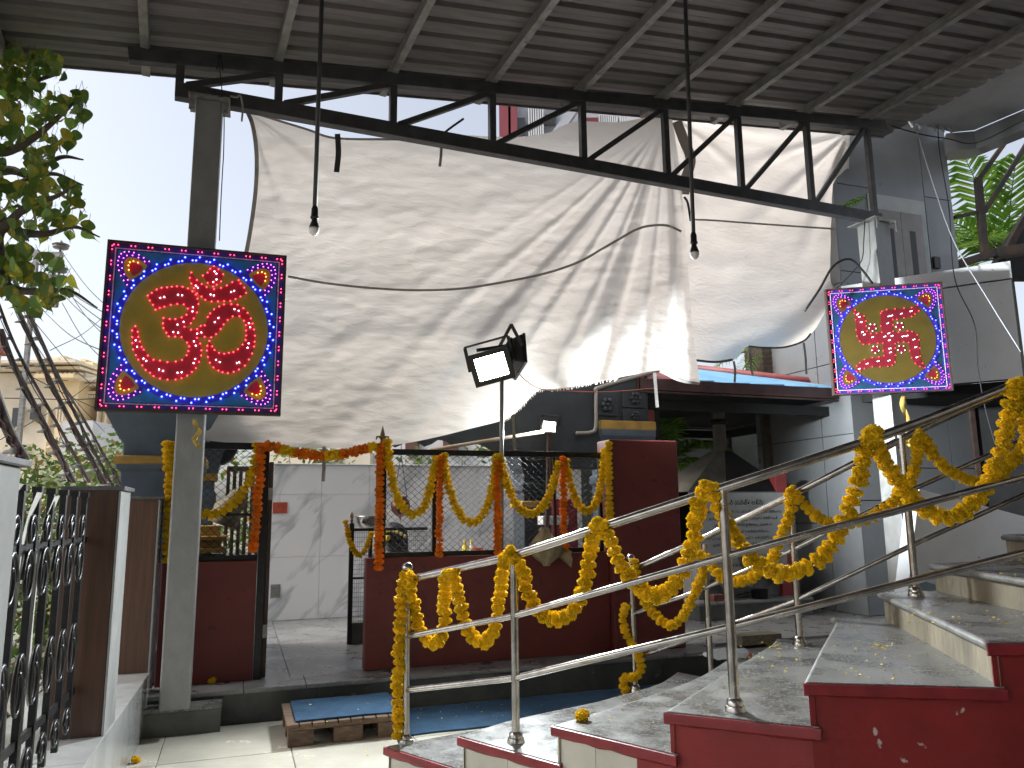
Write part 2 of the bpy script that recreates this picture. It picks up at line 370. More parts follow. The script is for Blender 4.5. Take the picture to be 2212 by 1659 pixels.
# unseen walls added right of and behind the steps to cut sky fill
m_unseenwall = M('unseen_wall_plaster', (0.22, 0.20, 0.18), 0.8, var=0.1, scale=1.5)
struct(MB().box(F0, 5.6, 5.8, -4.2, 7.0, -0.05, 6.6).build('unseen_wall_right', m_unseenwall))
struct(MB().box(F0, -1.2, 5.59, -4.4, -4.2, -0.05, 6.4).build('unseen_wall_back', m_unseenwall))

# ================================================================ STAIRCASE
RZ = 0.165
NOS = [  # nosing lines, near end to far end
    [(-0.75, 4.76), (-0.02, 5.23), (0.45, 5.62), (0.95, 6.15)],
    [(-0.29, 4.34), (0.0, 4.66), (0.55, 5.08), (0.98, 5.52), (1.20, 5.92)],
    [(0.19, 3.89), (0.60, 4.30), (1.10, 4.88), (1.50, 5.55)],
    [(0.65, 3.45), (1.16, 4.29), (1.67, 5.12), (1.74, 5.28)],
    [(1.16, 3.20), (1.55, 4.00), (1.95, 4.81), (2.02, 5.05)],
    [(1.83, 3.08), (2.02, 3.86), (2.20, 4.63), (2.26, 4.90)],
    [(2.46, 3.00), (2.50, 3.885), (2.59, 4.75), (2.62, 4.95)],
    [(3.05, 3.00), (3.14, 4.00), (3.26, 5.10), (3.28, 5.25)],
    [(3.70, 3.00), (3.80, 4.20), (3.95, 5.40), (3.98, 5.6)],
    [(6.5, 3.00), (6.5, 4.20), (6.5, 5.60), (6.5, 5.9)]]
stair = thing('staircase', 'curved flight of grey granite steps with red painted side and cream tile foot', 'staircase', (1.3, 4.2, 0))
def n_at(i): return [Vector((x, y, 0)) for x, y in NOS[i]]
def rs(pts, n):
    p = smooth_pts(pts, 8); tot = sum((b - a).length for a, b in zip(p, p[1:])); out = []; acc = 0; k = 0
    for q in range(n + 1):
        d = tot * q / n
        while k < len(p) - 2 and acc + (p[k + 1] - p[k]).length < d - 1e-9: acc += (p[k + 1] - p[k]).length; k += 1
        L = (p[k + 1] - p[k]).length; out.append(p[k].lerp(p[k + 1], min(1, (d - acc) / L)))
    return out
NN = 12
LINES = [rs(n_at(i), NN) for i in range(len(NOS))]
for i in range(9):
    z = RZ * (i + 1); A = LINES[i]; B = LINES[i + 1]
    # tread slab: from nosing i back under nosing i+1
    top, bot = [], []
    rows_t, rows_b = [], []
    th = 0.038
    for a, b in zip(A, B):
        d = (b - a).normalized(); b2 = b + d * 0.03
        rows_t.append([a.lerp(b2, q) + UP * z for q in (0, 0.33, 0.66, 1)]); rows_b.append([a.lerp(b2, q) + UP * (z - th) for q in (0, 0.33, 0.66, 1)])
    mb = MB(); mb.grid(rows_t); mb.grid([r[::-1] for r in rows_b])
    n4 = 4
    def rim(p, q):
        for k in range(len(p) - 1): mb.add([p[k], p[k + 1], q[k + 1], q[k]], [(0, 1, 2, 3)])
    rim([r[-1] for r in rows_t], [r[-1] for r in rows_b]); rim(rows_t[0], rows_b[0]); rim(rows_t[-1], rows_b[-1])
    mb.build('tread', m_gran, stair, weld=True)
    # rounded bull-nose along the edge
    nose = MB().tube([a + UP * (z - th / 2) for a in A], th / 2 + 0.0005, 10); nose.build('nosing', m_nose, stair, smooth=True, auto=50)
    # riser set back below the nosing
    if i > 0 or True:
        P0, P1 = [], []
        for a, b in zip(A, B):
            d = (b - a).normalized(); c = a + d * 0.02; P0.append(c + UP * (z - RZ)); P1.append(c + UP * (z - th))
        MB().grid([P0, P1]).build('riser', m_stone, stair)
    # side wall below the tread edge
    P, Q = A[0], B[0]; d = (Q - P).normalized(); nrm = Vector((d.y, -d.x, 0))
    inset = nrm * -0.018
    if i < 8:
        if i < 2: mats = [(0, 1, 'c')]
        elif i == 2: mats = [(0, 0.72, 'c'), (0.72, 1, 'r')]
        else: mats = [(0, 1, 'r')]
        for a0, a1, kk in mats:
            p, q = P.lerp(Q, a0) + inset, P.lerp(Q, a1) + inset
            if kk == 'c':
                L = (q - p).length; n = max(1, round(L / 0.30))
                for c in range(n):
                    e, h = p.lerp(q, c / n) + d * 0.0015, p.lerp(q, (c + 1) / n) - d * 0.0015
                    off = nrm * 0.008
                    MB().hexa([e, h, h + off, e + off, e + UP * (z - th), h + UP * (z - th), h + off + UP * (z - th), e + off + UP * (z - th)]).build('side_tile', m_cream, stair)
            else:
                off = nrm * 0.008
                MB().hexa([p - UP * 0.03, q - UP * 0.03, q + off - UP * 0.03, p + off - UP * 0.03] + [x + UP * (z - th) for x in (p, q, q + off, p + off)]).build('side_wall', m_red, stair)
        # red painted edge band with rounded front
        e0 = P - d * 0.02; e1 = Q + d * 0.035; o2 = nrm * 0.006; hh = 0.052
        prof = [(0.000, -0.004), (0.012, -0.006), (0.014, -0.018), (0.013, -0.045), (0.002, -hh)]
        rows = [[w + nrm * a + UP * (z + b + 0.0) for a, b in prof] for w in [e0.lerp(e1, k / 10) for k in range(11)]]
        for k in range(1, 10):
            rows[k][-1] = rows[k][-1] + UP * random.uniform(-0.006, 0.004); 
        mbn = MB().grid(rows); mbn.add([r for r in rows[0]], [tuple(range(len(prof)))]); mbn.add([r for r in rows[-1]], [tuple(range(len(prof)))])
        mbn.build('painted_edge', m_redn, stair, smooth=True, auto=35)
# inner core that carries the treads and the far side
core = MB()
for i in range(9):
    A, B = LINES[i], LINES[i + 1]; z = RZ * (i + 1) - 0.04
    a0 = A[0].lerp(B[0], 0.08) + (A[-1] - A[0]).normalized() * 0.03; b0 = B[0] + (B[-1] - B[0]).normalized() * 0.03
    a1 = A[-1].lerp(B[-1], 0.08); b1 = B[-1]
    am, bm_ = A[NN // 2].lerp(B[NN // 2], 0.1), B[NN // 2]
    for p in ([a0, b0, bm_, am], [am, bm_, b1, a1]):
        core.hexa([q - UP * 0.02 for q in p] + [q + UP * z for q in p])
core.build('core', m_stone, stair)

# ================================================================ SHRINE ENCLOSURE WALLS AND CHAIN LINK
WT = 6.58
ZW = 1.148
wl_ = thing('enclosure_wall', 'low maroon wall panel with chain-link behind the grey post', 'wall', st(-0.2, WT + 0.06, PZ))
MB().box(F1, -0.53, 0.165, WT, WT + 0.12, PZ, ZW).build('wall', m_maroon, wl_, bevel=0.006)
wr_ = thing('enclosure_wall', 'long low maroon wall with chain-link above, right of the doorway', 'wall', st(2.1, WT + 0.06, PZ))
MB().box(F1, 1.03, 3.262, WT, WT + 0.13, PZ, ZW - 0.012).build('wall', m_maroon, wr_, bevel=0.006)
def chain_panel(par, s0, s1, z0, z1, t, pitch=0.034, r=0.0029):
    mb = MB(); k = 0; n = int((s1 - s0) / (pitch / 2))
    rows = int((z1 - z0) / (pitch * 0.86))
    for c in range(int((s1 - s0) / pitch) + 1):
        base = s0 + pitch * c; pts = []
        for q in range(rows + 1):
            s = base + (pitch / 2 if (q + c) % 2 else -pitch / 2) * 1.02 + random.uniform(-.004, .004)
            s = min(max(s, s0), s1)
            pts.append(st(s, t + (0.004 if q % 2 else -0.004), z1 - (z1 - z0) * q / rows + random.uniform(-.003, .003)))
        mb.tube(pts, r, 4, cap=False)
    return mb.build('chain_link', m_wire, par, kind='stuff')
def bars(par, specs, name='frame_bar', mat=None):
    for a in specs: MB().box(F1, *a).build(name, mat or m_iron, par, bevel=0.004)
# left mesh
bars(wl_, [(-0.50, 0.165, WT + 0.035, WT + 0.075, ZW, ZW + 0.042), (-0.50, 0.165, WT + 0.035, WT + 0.075, 2.03, 2.085),
           (-0.50, 0.165, WT + 0.045, WT + 0.065, 1.497, 1.517), (-0.53, -0.50, WT + 0.035, WT + 0.075, ZW, 2.085)])
chain_panel(wl_, -0.49, 0.16, ZW + 0.04, 2.03, WT + 0.055)
bars(wr_, [(1.11, 1.19, WT + 0.03, WT + 0.09, ZW - 0.012, 2.075), (1.19, 3.235, WT + 0.035, WT + 0.08, 2.005, 2.055),
           (1.19, 3.235, WT + 0.035, WT + 0.075, ZW - 0.012, ZW + 0.028), (1.60, 1.635, WT + 0.04, WT + 0.07, ZW + 0.028, 2.005),
           (2.175, 2.205, WT + 0.04, WT + 0.07, ZW + 0.028, 2.005), (2.74, 2.765, WT + 0.04, WT + 0.07, ZW + 0.028, 2.005), (3.205, 3.235, WT + 0.035, WT + 0.075, ZW + 0.028, 2.005)])
for a, b in ((1.19, 1.60), (1.635, 2.175), (2.205, 2.74), (2.765, 3.205)):
    chain_panel(wr_, a, b, ZW + 0.03, 2.005, WT + 0.055)
# door jamb and folded door leaf left of the doorway
dj = thing('door_frame', 'tall black iron door jamb at left of the shrine doorway', 'door frame', st(0.2, WT + 0.05, PZ))
MB().box(F1, 0.168, 0.226, WT - 0.005, WT + 0.075, PZ, 2.075).build('jamb', m_iron, dj, bevel=0.004)
for z in (0.55, 1.62):
    MB().box(F1, 0.226, 0.262, WT - 0.012, WT + 0.01, z, z + 0.1).build('hinge', m_purl, dj, bevel=0.003)
MB().box(F1, 0.230, 0.262, WT + 0.02, WT + 0.85, PZ + 0.01, 1.93).build('leaf', m_dkbrown, dj, bevel=0.003)
# right pillar
rp = MB().box(F1, 3.268, 4.0, WT - 0.075, WT + 0.20, PZ, 2.172)
o = rp.build('wall_pillar', m_maroon, bevel=0.014); tag(o, 'tall square maroon wall pillar at the end of the chain-link fence', 'pillar')
# finials
def spear(par, p, h=0.16):
    MB().lathe(p, [(0.012, 0), (0.012, h * .2), (0.022, h * .27), (0.008, h * .34), (0.020, h * .52), (0.012, h * .8), (0.001, h)], 8).build('finial', m_goldd, par, smooth=True)
m_goldd = M('tarnished_gold', (0.22, 0.15, 0.06), 0.45, 0.6, var=0.3, scale=30)
spear(wl_, st(-0.46, WT + 0.055, 2.085), 0.17)
fd = MB(); fp = st(1.155, WT + 0.055, 2.075)
fd.lathe(fp, [(0.014, 0), (0.014, 0.03), (0.024, 0.045), (0.010, 0.06), (0.022, 0.10), (0.012, 0.14), (0.001, 0.18)], 8)
for sg in (-1, 1):
    fd.tube([fp + UP * 0.045, fp + U1 * sg * 0.025 + UP * 0.085, fp + U1 * sg * 0.048 + UP * 0.085, fp + U1 * sg * 0.055 + UP * 0.06], [0.009, 0.011, 0.010, 0.006], 6)
fd.build('finial', m_goldd, wr_, smooth=True)

# ================================================================ INSIDE THE SHRINE
mt = 10.05
s0 = S(at_t(582, 1200, mt)); ztop = at_t(640, 1002, mt).z
mw = thing('marble_wall', 'white grey-veined marble tile wall inside the doorway', 'wall', st(s0 + 2, mt, PZ))
MB().box(F1, s0, s0 + 4.2, mt + 0.02, mt + 0.2, PZ, ztop - 0.012).build('wall', m_white, mw)
MB().box(F1, s0 - 0.01, s0 + 4.21, mt - 0.01, mt + 0.21, ztop - 0.011, ztop + 0.005).build('coping', m_white, mw, bevel=0.004)
zr = [PZ, at_t(640, 1203, mt).z, at_t(640, 1068, mt).z, ztop - 0.012]
for i in range(7):
    for j in range(3):
        MB().box(F1, s0 + 0.6 * i + 0.0015, s0 + 0.6 * (i + 1) - 0.0015, mt + 0.005, mt + 0.0195, zr[j] + 0.0015, zr[j + 1] - 0.0015).build('tile', m_marble, mw)
for (x0, y0, x1, y1, mm, nm) in ((589, 1085, 621, 1109, M('orange_plate', (0.42, 0.07, 0.03), 0.6, var=0.3, scale=20), 'painted_plate'), (584, 1262, 606, 1292, m_purl, 'mounting_plate')):
    a, b = at_t(x0, y1, mt), at_t(x1, y0, mt)
    MB().box(F1, S(a), S(b), mt - 0.006, mt + 0.004, a.z, b.z).build(nm, mm, mw)
# altar, lingam, vessels, bottles (behind the chain link)
at_ = 8.75
alt = MB().box(F1, S(at_t(815, 1190, at_)), S(at_t(1075, 1190, at_)), at_ - 0.35, at_ + 0.4, PZ, 1.02)
tag(alt.build('altar_block', m_marble, bevel=0.01), 'low marble altar block behind the maroon wall', 'altar')
ling = thing('stone_lingam', 'dark rounded stone decked with white and yellow flowers behind chain-link', 'idol', at_t(848, 1196, at_ - 0.05))
lb = LOC[ling.name]
lb.z = 1.02; ling.location = lb
MB().lathe(lb, [(0.24, 0), (0.25, 0.03), (0.20, 0.06), (0.175, 0.07), (0.175, 0.20), (0.16, 0.29), (0.11, 0.36), (0.02, 0.39)], 18).build('stone', m_black, ling, smooth=True)
fw = MB()
for a in range(9):
    fw.ball(lb + Vector((-0.17 + 0.04 * a, -0.16 + 0.002 * (a - 4) ** 2, 0.30 - 0.004 * (a - 4) ** 2)), 0.022, 6, 4)
fw.build('flower_wreath', M('jasmine_yellow', (0.75, 0.65, 0.25), 0.7), ling)
MB().ball(lb + Vector((-0.03, -0.19, 0.22)), 0.035, 8, 5).build('marigold', m_yel, ling)
# hanging copper pot
pc = at_t(865, 1095, 8.9); pot = thing('copper_pot', 'hanging copper water pot with pointed base behind the chain-link', 'pot', pc - UP * 0.14)
m_copper = M('dark_copper', (0.17, 0.085, 0.06), 0.35, 0.8, var=0.3, scale=12)
MB().lathe(pc, [(0.006, -0.16), (0.012, -0.12), (0.05, -0.10), (0.10, -0.05), (0.115, 0.01), (0.10, 0.07), (0.07, 0.10), (0.085, 0.115), (0.08, 0.12), (0.06, 0.105)], 18).build('bowl', m_copper, pot, smooth=True)
for sg in (-1, 1): MB().tube([pc + U1 * sg * 0.075 + UP * 0.115, pc + UP * 0.6, pc + UP * 1.25], 0.004, 5).build('chain', m_wire, pot)
# steel bowl on a stand
bc = at_t(801, 1140, 8.35); bw = thing('steel_bowl', 'wide grey steel bowl on a slim stand beside the inner mesh panel', 'bowl', Vector((bc.x, bc.y, PZ)))
MB().lathe(bc, [(0.05, -0.02), (0.12, 0.0), (0.155, 0.06), (0.165, 0.115), (0.172, 0.118), (0.172, 0.124), (0.158, 0.122), (0.145, 0.065), (0.02, 0.012)], 20).build('bowl', m_steel, bw, smooth=True)
MB().tube([Vector((bc.x, bc.y, PZ)), bc - UP * 0.02], 0.02, 8).build('stand', m_iron, bw)
for k, (px, cl) in enumerate(((1004, (0.75, 0.55, 0.08)), (1018, (0.78, 0.72, 0.5)))):
    p = at_t(px, 1196, at_ - 0.1); p.z = 1.02
    b = thing('bottle', ('yellow oil bottle on the altar behind the chain-link', 'pale bottle with yellow cap beside the oil bottle on the altar')[k], 'bottle', p)
    MB().lathe(p, [(0.03, 0), (0.032, 0.01), (0.032, 0.10), (0.012, 0.135), (0.012, 0.15)], 10).build('body', M('bottle_%d' % k, cl, 0.25), b, smooth=True)
    MB().lathe(p + UP * 0.148, [(0.015, 0), (0.015, 0.025)], 10).build('cap', m_yel, b)
p = at_t(1030, 1196, at_ - 0.1); p.z = 1.02
tag(MB().box(F1, S(p) - 0.05, S(p) + 0.06, at_ - 0.16, at_ - 0.1, 1.02, 1.105).build('carton', M('red_carton', (0.55, 0.08, 0.04), 0.6)), 'small red carton on the altar beside the bottles', 'box')
# inner mesh gate
ig_t = 7.95; sA = S(at_t(752, 1300, ig_t)); zt = at_t(780, 1141, ig_t).z
ig = thing('mesh_screen', 'black framed fine wire screen standing inside the doorway', 'screen', st(sA, ig_t, PZ))
bars(ig, [(sA, sA + 0.045, ig_t, ig_t + 0.045, PZ, zt + 0.05), (sA + 0.045, sA + 0.8, ig_t + 0.005, ig_t + 0.035, zt - 0.03, zt), (sA + 0.2, sA + 0.22, ig_t + 0.01, ig_t + 0.03, PZ + 0.24, zt - 0.03),
          (sA + 0.045, sA + 0.8, ig_t + 0.005, ig_t + 0.035, PZ + 0.62, PZ + 0.64)])
MB().box(F1, sA + 0.046, sA + 0.8, ig_t, ig_t + 0.12, PZ, PZ + 0.2).build('base_kerb', m_grand, ig)
w = MB()
z = PZ + 0.22
while z < zt - 0.03:
    w.bar(st(sA + 0.045, ig_t + 0.02, z), st(sA + 0.8, ig_t + 0.02, z), 0.003, 0.003); z += 0.045
for k in range(34): w.bar(st(sA + 0.06 + 0.022 * k, ig_t + 0.016, PZ + 0.2), st(sA + 0.06 + 0.022 * k, ig_t + 0.016, zt - 0.03), 0.0022, 0.0022)
w.build('wire_mesh', m_wire, ig, kind='stuff')
spear(ig, st(sA + 0.02, ig_t + 0.02, zt + 0.05), 0.12)

# shrine hall: lintel with scalloped arch, columns
lt = 7.75
def px_s(x, y, t): return S(at_t(x, y, t))
hall = thing('shrine_hall', 'dark blue-grey shrine lintel with scalloped arch and carved square panels', 'building', st(2.5, lt, PZ))
sl, sr = px_s(395, 930, lt), px_s(1400, 880, lt)
zlow = at_t(1000, 962, lt).z; zmid = at_t(1150, 905, lt).z
poly = [(sl, 3.4), (sl, zlow - 0.02)]
def scal(a, b, n, z0, z1, rise):
    out = []
    for k in range(n):
        p, q = a + (b - a) * k / n, a + (b - a) * (k + 1) / n
        for j in range(9):
            f = j / 8; zz = z0 + (z1 - z0) * (k + f) / n
            out.append((p + (q - p) * f, zz + rise * math.sin(math.pi * f)))
    return out
sa, sb_ = px_s(800, 950, lt), px_s(1245, 950, lt)
poly += [(sl + 0.9, zlow - 0.02)]
sc1 = scal(sa, sa + (sb_ - sa) * 0.42, 3, zlow - 0.02, zlow + 0.02, 0.07) + scal(sa + (sb_ - sa) * 0.45, sb_, 3, zlow + 0.03, zlow - 0.22, 0.06)
poly += sc1 + [(sr, zlow - 0.22), (sr, 3.4)]
poly = [q for i, q in enumerate(poly) if i == 0 or abs(q[0] - poly[i - 1][0]) + abs(q[1] - poly[i - 1][1]) > 1e-4]
MB().prism([st(a, lt, b) for a, b in poly], V1 * 0.35).build('lintel', m_darkblue, hall)
# carved panels on the lintel
for (x0, y0, x1, y1) in ((1286, 852, 1334, 897), (1346, 842, 1394, 880), (1346, 884, 1394, 912)):
    a, b = at_t(x0, y1, lt - 0.03), at_t(x1, y0, lt - 0.03)
    pn = MB().box(F1, S(a), S(b), lt - 0.03, lt - 0.003, a.z, b.z).build('carved_panel', m_darkblue, hall, bevel=0.008)
    c = (a + b) / 2 - V1 * 0.002; rf = MB(); rr = min(b.z - a.z, S(b) - S(a)) * 0.36
    for k in range(6):
        an = k * math.pi / 3; e = c + (U1 * math.cos(an) + UP * math.sin(an)) * rr * 0.62 - V1 * 0.028
        rf.ball(e, rr * 0.34, 8, 5)
    rf.ball(c - V1 * 0.03, rr * 0.3, 8, 5); rf.build('flower_relief', m_darkblue, pn, smooth=True)
# conduit on the lintel
MB().tube(smooth_pts([at_t(1245, 936, lt - 0.05), at_t(1276, 934, lt - 0.05), at_t(1287, 920, lt - 0.05), at_t(1288, 850, lt - 0.05), at_t(1300, 835, lt - 0.05), at_t(1440, 795, lt - 0.05)], 6), 0.022, 8).build('conduit', M('grey_conduit', (0.24, 0.22, 0.20), 0.6), hall, smooth=True)
def column(label, c_s, c_t, ztop, half, zbands, z0=PZ, mat=None):
    cc = st(c_s, c_t, z0); t = thing('shrine_column', label, 'column', cc)
    h = ztop - z0
    MB().lathe(cc, [(half * 1.25, 0), (half * 1.25, 0.25), (half * 1.05, 0.3), (half, 0.34), (half, h - 0.62), (half * 1.12, h - 0.60), (half * 1.12, h - 0.52), (half * 0.98, h - 0.50),
                    (half * 0.98, h - 0.40), (half * 1.12, h - 0.34), (half * 1.45, h - 0.15), (half * 1.62, h - 0.08), (half * 1.62, h)], sq=F1).build('shaft', mat or m_bluegrey, t, bevel=0.012)
    for zb in zbands:
        MB().lathe(st(c_s, c_t, zb), [(half * 1.1, 0), (half * 1.16, 0.012), (half * 1.16, 0.062), (half * 1.1, 0.075)], sq=F1).build('gold_band', m_gold, t)
    return t
k_t = 8.15; k_s = px_s(428, 1050, k_t)
kc = column('second blue-grey column with gold band seen through the left chain-link', k_s, k_t, at_t(430, 950, k_t).z, 0.15, [at_t(430, 1040, k_t).z])
br_ = [(400, 940), (520, 940), (512, 972), (500, 990), (482, 1001), (462, 1003), (448, 996), (440, 985), (400, 985)]
MB().prism([at_t(x, y, k_t - 0.17) for x, y in br_], V1 * 0.3).build('bracket', m_darkblue, kc)
lc_t = 7.05
lc_s = px_s(356, 980, lc_t)
zz = at_t(330, 1009, lc_t).z
column('blue-grey shrine column with gold band behind the large sign', lc_s, lc_t, at_t(330, 888, lc_t).z + 0.1, 0.29, [zz])
rc_t = 8.05
rc_s = px_s(1328, 930, rc_t)
cr_ = column('blue-grey shrine column with gold capital slab behind the maroon pillar', rc_s, rc_t, at_t(1328, 933, rc_t).z, 0.215, [])
a = at_t(1328, 936, rc_t).z
MB().lathe(st(rc_s, rc_t, a), [(0.34, 0), (0.35, 0.01), (0.35, 0.10), (0.33, 0.11)], sq=F1).build('gold_slab', m_gold, cr_, bevel=0.006)
c3 = px_s(1152, 1100, 8.7)
column('dark blue column with gold band seen through the chain-link', c3, 8.7, 2.35, 0.19, [at_t(1152, 1096, 8.53).z], mat=m_darkblue)
# maroon and white wall pieces behind the right part of the chain link
t9 = 8.45
a, b = at_t(1196, 1210, t9), at_t(1247, 1078, t9)
tag(MB().box(F1, S(a), S(b), t9, t9 + 0.15, PZ, b.z).build('inner_wall', M('bright_red_paint', (0.30, 0.03, 0.035), 0.6, var=0.12, scale=4), bevel=0.008), 'red painted wall stub behind the chain-link fence', 'wall')
a, b = at_t(1173, 1134, t9 - 0.2), at_t(1228, 1114, t9 - 0.2)
tag(MB().box(F1, S(a), S(b), t9 - 0.2, t9 - 0.03, a.z, b.z).build('meter_box', m_white, bevel=0.006), 'small white box on the red wall behind the chain-link', 'box')
# slatted gate and stepped pedestal seen through the left mesh
gt = 8.3; ga, gb = px_s(486, 1100, gt), px_s(574, 1100, gt)
gz = at_t(520, 1018, gt).z
sg_ = thing('slatted_gate', 'grey brown slatted metal gate seen through the left chain-link', 'gate', st(ga, gt, PZ))
m_slat = M('slat_metal', (0.21, 0.17, 0.145), 0.5, 0.3, var=0.4, scale=5)
for k in range(7):
    s_ = ga + (gb - ga) * k / 6.6
    MB().box(F1, s_, s_ + 0.035, gt, gt + 0.03, PZ + 0.05, gz).build('slat', m_slat, sg_, bevel=0.003)
MB().box(F1, ga, gb, gt - 0.002, gt + 0.035, gz, gz + 0.05).build('top_rail', m_slat, sg_)
pt = 7.55; pa, pb = px_s(420, 1170, pt), px_s(482, 1170, pt)
pd = thing('stepped_pedestal', 'blue pedestal with yellow stepped mouldings behind the left chain-link', 'pedestal', st((pa + pb) / 2, pt, PZ))
zb = at_t(450, 1195, pt).z
MB().box(F1, pa, pb, pt, pt + 0.4, PZ, zb - 0.02).build('block', m_bluegrey, pd, bevel=0.01)
for k, (o_, h) in enumerate(((0.02, 0.05), (-0.015, 0.06), (0.03, 0.045), (-0.03, 0.09))):
    MB().box(F1, pa - o_, pb + o_, pt - o_, pt + 0.4 + o_, zb, zb + h - 0.003).build('moulding', m_gold, pd, bevel=0.008); zb += h
MB().tube(smooth_pts([st((pa + pb) / 2 + 0.1, pt + 0.2, zb), st((pa + pb) / 2 + 0.16, pt + 0.2, zb + 0.15), st((pa + pb) / 2 + 0.26, pt + 0.2, zb + 0.27)], 5), [0.14] * 6 + [0.10] * 5, 10).build('draped_figure', M('plaster_beige', (0.21, 0.175, 0.12), 0.8, var=0.3, scale=9), pd, smooth=True)
# sack tied on the fence
sk = at_t(1181, 1180, WT - 0.06); sack = thing('cloth_bundle', 'crumpled beige cloth bundle tied to the chain-link over the maroon wall', 'cloth', sk - UP * 0.15)
m_sack = M('khaki_cloth', (0.30, 0.235, 0.135), 0.9, var=0.28, scale=9, bump=0.5, bscale=30)
P = []
for i in range(17):
    f = i / 16; rr = 0.030 + 0.105 * math.sin(math.pi * min(1, f * 1.05) ** 1.4) if f > 0.16 else 0.028 + 0.03 * math.sin(f * 19)
    row = []
    for j in range(25):
        a = 2 * math.pi * j / 24; r2 = rr * (1 + 0.17 * math.sin(6 * a + 5 * f) * min(1, f * 2) + 0.1 * math.sin(11 * a - 3 * f))
        row.append(sk + UP * (0.17 - 0.34 * f) + U1 * (r2 * math.cos(a) * 1.0 - 0.03 + 0.02 * f) + V1 * (r2 * 0.55 * math.sin(a) - 0.02))
    P.append(row)
MB().grid(P).build('bag', m_sack, sack, smooth=True)
tl = []
for i in range(9):
    f = i / 8
    tl.append([sk + U1 * (0.03 + 0.20 * f + 0.0 * j) + UP * (-0.02 - 0.10 * f + 0.075 * (j - 2) * (0.4 + f * 0.6) * 0.5) - V1 * (0.03 + 0.02 * math.sin(j * 2.1 + f * 4)) for j in range(5)])
MB().grid(tl).build('tail', m_sack, sack, smooth=True)

# ================================================================ CANOPY ROOF
BT = 6.116; SL = 0.134
def roof_z(a): return 5.15 + SL * (a + 0.43)
a0, a1 = -4.6, 8.35
roof = thing('canopy_roof', 'large sloping corrugated metal canopy roof on grey purlins overhead', 'roof', st(2, 2, 5.2, F2))
PIT = 0.2095
def sheet_mesh():
    # one pan with a raised rib, in local coords: x along the fall, y across
    L = a1 - a0; prof = [(0, 0.036), (0.045, 0.036), (0.060, 0.0), (0.125, 0.0), (0.13, 0.003), (0.135, 0.0), (PIT - 0.013, 0.0), (PIT, 0.036)]
    mb = MB(); n = 14
    P = [[Vector((L * i / n, y, z + SL * L * i / n)) for y, z in prof] for i in range(n + 1)]
    mb.grid(P); mb.grid([[p + UP * 0.003 for p in r] for r in P])
    me = bpy.data.meshes.new('roof_sheet'); me.from_pydata(mb.v, [], mb.f); me.materials.append(m_sheet); me.update(); return me
me_sheet = sheet_mesh(); ROT2 = Matrix.Rotation(TC, 3, 'Z')
b = 6.625
k = 0
while b > -3.2:
    b -= PIT; inst('roof_sheet', me_sheet, roof, st(a0 + (0.0 if k % 5 else 0.0), b, roof_z(a0) - 0.0, F2), ROT2); k += 1
PUR = [-3.3, -2.32, -1.34, -0.36, 0.635, 1.61, 2.555, 3.505, 4.475, 5.43, 6.45, 7.45]
for a in PUR:
    z = roof_z(a)
    MB().bar(st(a, 6.50, z - 0.052, F2), st(a, -3.2, z - 0.052, F2), 0.062, 0.10).build('purlin', m_purl, roof, bevel=0.004)
# flapping torn sheet pieces near the right end
for (x, y, w, h, rz) in ((5.05, 0, 0, 0, 0),): pass
# eave flashing
mb = MB().bar(st(a0, 6.632, roof_z(a0) + 0.02, F2), st(a1, 6.632, roof_z(a1) + 0.02, F2), 0.012, 0.07); mb.build('eave_trim', m_sheet, roof)

truss = thing('roof_truss', 'dark steel truss with diagonal webs spanning under the canopy edge', 'truss', st(3.5, BT, 4.7, F2))
def chord_z(a): return 5.0 + SL * (a + 0.43)
def bot_z(a): return 4.775 + 0.0122 * (a + 0.13)
MB().bar(st(-0.47, BT, chord_z(-0.47), F2), st(7.72, BT, chord_z(7.72), F2), 0.08, 0.115).build('top_chord', m_truss, truss, bevel=0.006)
MB().bar(st(-0.13, BT, bot_z(-0.13), F2), st(7.50, BT, bot_z(7.5), F2), 0.09, 0.125).build('bottom_chord', m_truss, truss, bevel=0.006)
VER = [-0.10, 0.645, 1.61, 2.55, 3.51, 4.49, 5.45, 6.45, 7.42]
for a in VER:
    MB().bar(st(a, BT, bot_z(a) + 0.05, F2), st(a, BT, chord_z(a) - 0.045, F2), 0.062, 0.062, up=V2).build('vertical', m_truss, truss, bevel=0.004)
for a, b in zip(VER, VER[1:]):
    MB().bar(st(a + 0.05, BT, bot_z(a) + 0.06, F2), st(b - 0.04, BT, chord_z(b) - 0.06, F2), 0.05, 0.05).build('diagonal', m_truss, truss, bevel=0.003)
# posts
LP = Vector((-2.37, 5.64, 0.0))
def post(label, base, w, ztop, fr=F1):
    s, t = base.dot(fr[0]), base.dot(fr[1]); p = thing('canopy_post', label, 'post', base, 'canopy posts')
    MB().box(fr, s - w / 2, s + w / 2, t - w / 2, t + w / 2, base.z, ztop).build('shaft', m_galv, p, bevel=0.012)
    MB().box(fr, s - w * 0.78, s + w * 0.78, t - w * 0.78, t + w * 0.78, ztop, ztop + 0.014).build('cap_plate', m_purl, p)
    for e in (-1, 1): MB().box(fr, s + e * w * 0.62 - 0.02, s + e * w * 0.62 + 0.02, t - w * 0.8, t - w * 0.8 + 0.012, ztop - 0.13, ztop - 0.002).build('gusset', m_purl, p)
    return p
post('grey square steel canopy post behind the large om sign', Vector((-2.37, 5.64, 0.19)), 0.195, bot_z(0.12) - 0.07)
post('tall grey steel canopy post behind the swastika sign', Vector((4.27, 8.62, PZ)), 0.25, bot_z(7.4) - 0.07, F2)
